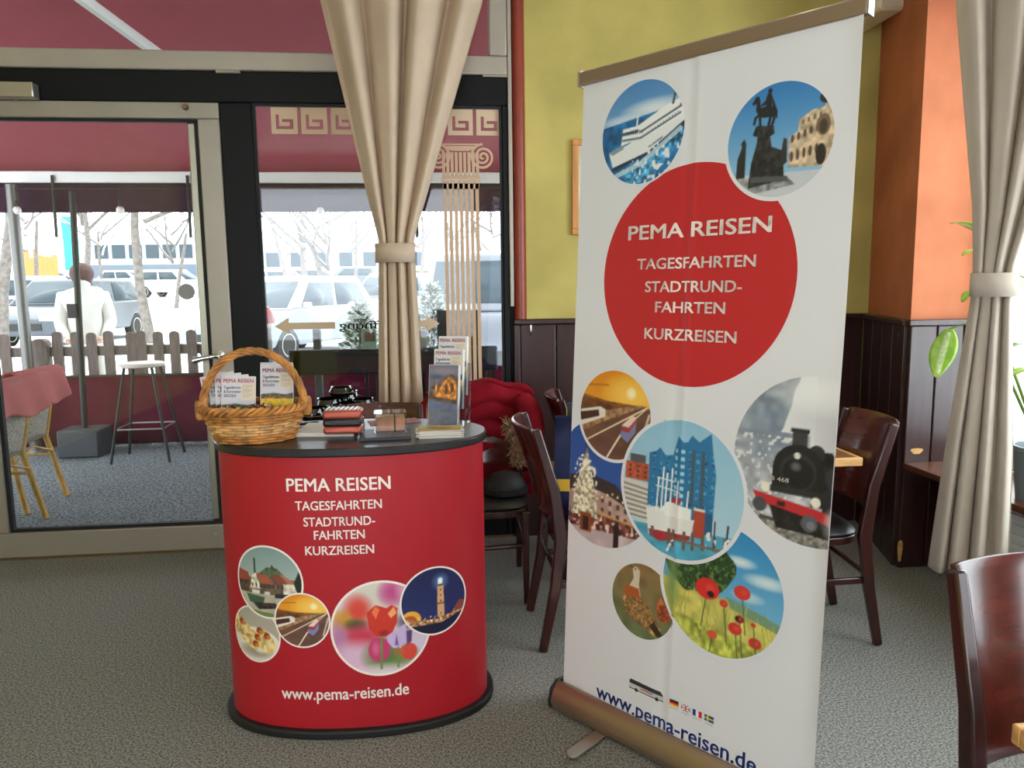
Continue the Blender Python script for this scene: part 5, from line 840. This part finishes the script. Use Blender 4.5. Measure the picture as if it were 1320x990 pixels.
# ================================================================ curtains
def curtain(name, label, c, axis, keys, folds, m, z0, z1, band, seed, amp=.05, cs=()):
    ax = Vector((*axis, 0)).normalized(); nr = Vector((-ax.y, ax.x, 0)); t = thing(name, label, 'curtain', (c[0], c[1], z0))
    zs = [k[0] for k in keys]; of = [k[1] for k in keys]; hw = [k[2] for k in keys]; am = [k[3] for k in keys]
    def f(s, u):
        z = z0+(z1-z0)*u; o, h, a = (float(np.interp(z, zs, q)) for q in (of, hw, am)); ph = folds*2*PI*s+seed
        y = a*(math.sin(ph)+.35*math.sin(1.7*ph+1+.6*z))-a*1.2*(1-(2*s-1)**2); return Vector((c[0], c[1], z))+ax*(o+h*(2*s-1)+.25*a*math.cos(ph))+nr*y
    MB().grid(f, folds*14, 70).build('cloth', m, t, world=True, solid=.003, angle=180)
    zb0, zb1, ob, hb = band; MB().ring([[Vector((c[0], c[1], z))+ax*(ob+(hb+.008)*math.cos(a))+nr*(-.03+(.075)*math.sin(a)) for a in [2*PI*k/36 for k in range(36)]] for z in (zb0, zb1)], caps=False).build('tie_band', m, t, world=True, solid=.005)
    rod = MB().path([Vector((c[0], c[1], z1+.02))+ax*(keys[-1][1]-.7), Vector((c[0], c[1], z1+.02))+ax*(keys[-1][1]+.7)], .014, 10).build('rod', 'brass', t, world=True)
    for k in range(8): MB().path([Vector((c[0], c[1], z1+.02))+ax*(keys[-1][1]+keys[-1][2]*(-.95+1.9*k/7))+Vector((0, 0, .02*math.sin(a)))+nr*.02*math.cos(a) for a in [2*PI*j/14 for j in range(14)]], .003, 5, closed=True).build('ring', 'brass', t, world=True)
curtain('curtain', 'beige curtain gathered by a band in front of the fixed window', (-.16, 4.02), (1, 0), [(.05, -.005, .14, .03), (.9, -.003, .113, .03), (1.52, 0, .094, .03), (1.68, 0, .088, .028), (1.9, .01, .15, .03), (2.3, .03, .255, .045), (2.85, .058, .40, .06), (3.2, .06, .45, .065)], 4, 'curtain', .05, 3.2, (1.56, 1.655, 0, .09), .6)
k0 = Vector((2.06, 2.66)); kx = (.8, -.6)
curtain('curtain', 'pale beige curtain tied back beside the side window', k0, kx, [(.31, .0, .135, .035), (.8, .01, .11, .032), (1.36, .018, .066, .026), (1.47, .018, .064, .026), (1.7, .04, .1, .03), (2.1, .07, .18, .04), (2.6, .1, .27, .05), (2.9, .1, .3, .05)], 4, 'curtg', .31, 2.9, (1.38, 1.465, .018, .066), 2.2)
# ================================================================ plant on the sill
pl_ = thing('potted_plant', 'green and cream leaved plant in a grey pot on the window sill', 'plant', (2.46, 2.80, .545))
MB().lathe([(0, 0), (.085, 0), (.105, .2), (.112, .205), (.112, .225), (.1, .225), (.095, .19), (0, .18)], 28).build('pot', 'pot', pl_); MB().lathe([(0, .185), (.094, .19)], 20).build('soil', mat('soil', '2e241c', .95), pl_)
def leaf(b, tip, w, side_=None):
    b, tip = Vector(b), Vector(tip); d = tip-b; L = d.length; sd = (side_ or d.cross(Vector((0, 0, 1)))).normalized(); nr = sd.cross(d).normalized(); out, inn = MB(), MB()
    wd = lambda t: w*math.sin(PI*min(1, t*.93+.05))**.75*(1-.25*t)
    def f(s, t, e=0, k=1): a = (s-.5)*2; return b+d*t+sd*a*wd(t)*k+nr*(.10*L*math.sin(PI*t)+.12*wd(t)*a*a+e)
    o = out.grid(lambda s, t: f(s, t), 8, 14).build('leaf', 'leaf', pl_, world=True, solid=.0012)
    inn.grid(lambda s, t: f(s, .06+.86*t, -.0016, .62*(1-.3*(math.sin(t*60)**2))), 6, 40).build('leaf_centre', 'leafc', o, world=True, smooth=False, solid=.0004)
c0 = Vector((2.46, 2.80, .73))
def frond(tip, bend, w, Ll, down=Vector((0, 0, -1)), side_=None):
    tip = Vector(tip); st = tip-down*Ll; mid = (c0+st)/2+Vector(bend); MB().path([c0, mid, st], [.007, .006, .004], 6).build('stalk', 'stem', pl_, world=True); leaf(st, tip, w, side_)
q = gy(1207, 487, 3.2); tp = gy(1224, 424, 3.2); vr = Vector((.85, -.53, 0))
frond(q, (0, .1, .3), .062, (tp-q).length, (q-tp).normalized(), vr)
for a, b, Y, w in (((1262, 300), (1224, 288), 2.95, .05), ((1270, 322), (1240, 330), 3.0, .04), ((1262, 372), (1240, 390), 3.05, .04)):
    s_, t_ = gy(*a, Y), gy(*b, Y); frond(t_, (.0, .1, .1), w, (t_-s_).length, (t_-s_).normalized())
for k in range(16):
    a = R(random.uniform(0, 360)); el = random.uniform(.15, 1.1); rr = random.uniform(.22, .42); z = .95+random.uniform(0, .5); st = Vector((2.47+.07*math.cos(a), 2.8+.14*math.sin(a), z)); tp = st+Vector((.1*math.cos(a), .22*math.sin(a), .12-random.uniform(0, .2)))
    tp.x = min(tp.x, 2.62)
    frond(tp, (0, 0, .05), .04, (tp-st).length, (tp-st).normalized())
# ================================================================ wall bits, lamps
pf = thing('picture_frame', 'orange wood picture frame on the yellow wall half behind the banner', 'picture frame', (1.0, YW, 1.71))
for a in ((.803, 1.2, 1.71, 1.745), (.803, 1.2, 2.19, 2.224), (.803, .838, 1.745, 2.19), (1.165, 1.2, 1.745, 2.19)): BX(a[0], a[1], YW-.022, YW, a[2], a[3]).build('frame_bar', 'frame', pf, world=True, bevel=.003)
BX(.838, 1.165, YW-.01, YW-.004, 1.745, 2.19).build('mount', mat('pale_print', 'c8c2ac', .7, var=.3, vscale=6), pf, world=True)
c = gy(1146, 4, 3.95); bxo = thing('emergency_light', 'cream plastic box fixed high in the corner beside the orange pier', 'box', (c.x, 3.95, c.z-.06)); BX(c.x-.085, c.x+.06, 3.9, YW, c.z-.05, c.z+.09).build('housing', 'plastic', bxo, world=True, bevel=.02, seg=3); BX(c.x-.07, c.x+.045, 3.895, 3.9, c.z-.035, c.z+.07).build('cover', 'plastic', bxo, world=True)
def hook(p, n, label):
    t = thing('coat_hook', label, 'hook', p); s = Vector((n.y, -n.x, 0)); MB().path([n*.002+Vector((0, 0, .03)), n*.004, n*.02+Vector((0, 0, -.02)), n*.034+Vector((0, 0, .0))], .004, 8).build('hook', 'chrome', t); MB().path([Vector((0, 0, -.005)), Vector((0, 0, .035))], .006, 8).build('plate', 'chrome', t)
hook(gy(684, 427, YW-.035), Vector((0, -1, 0)), 'small metal coat hook on the panelling below the yellow wall'); dn = Vector((-d.y, d.x, 0)).normalized() if False else Vector((-.955, .296, 0)); q = A_.lerp(B_, .09); hook(Vector((q.x, q.y, 1.18))+dn*.005, dn, 'small metal coat hook on the dark side of the pier')
lm = mat('lamp_glow', 'fff0d8', .5); ln_ = lm.node_tree; em = ln_.nodes['Principled BSDF']; em.inputs['Emission Color'].default_value = (1, .78, .5, 1); em.inputs['Emission Strength'].default_value = 14
for i, (X, Y) in enumerate(((-.4, .9), (1.4, .2), (-2.0, -.8), (1.5, 3.3), (-.2, -1.6))):
    t = thing('ceiling_spot', ('warm ceiling spot above the counter side', 'warm ceiling spot above the foreground table', 'warm ceiling spot at the rear left', 'warm ceiling spot above the banner', 'warm ceiling spot at the rear centre')[i], 'lamp', (X, Y, 3.3), 0, 'ceiling spots')
    MB().lathe([(.0, 0), (.06, 0), (.07, -.03), (.07, -.1), (.06, -.1), (.055, -.05), (0, -.045)], 24).build('housing', 'white', t); MB().lathe([(0, -.052), (.053, -.052), (.053, -.06), (0, -.062)], 20).build('lens', lm, t)
    l = bpy.data.lights.new('spot_light', 'SPOT'); l.energy = 15; l.color = (1, .88, .72); l.spot_size = R(120); l.spot_blend = .8; l.shadow_soft_size = .06; o = bpy.data.objects.new('spot_light', l); COL.objects.link(o); o.parent = t; o.location = (0, 0, -.07)
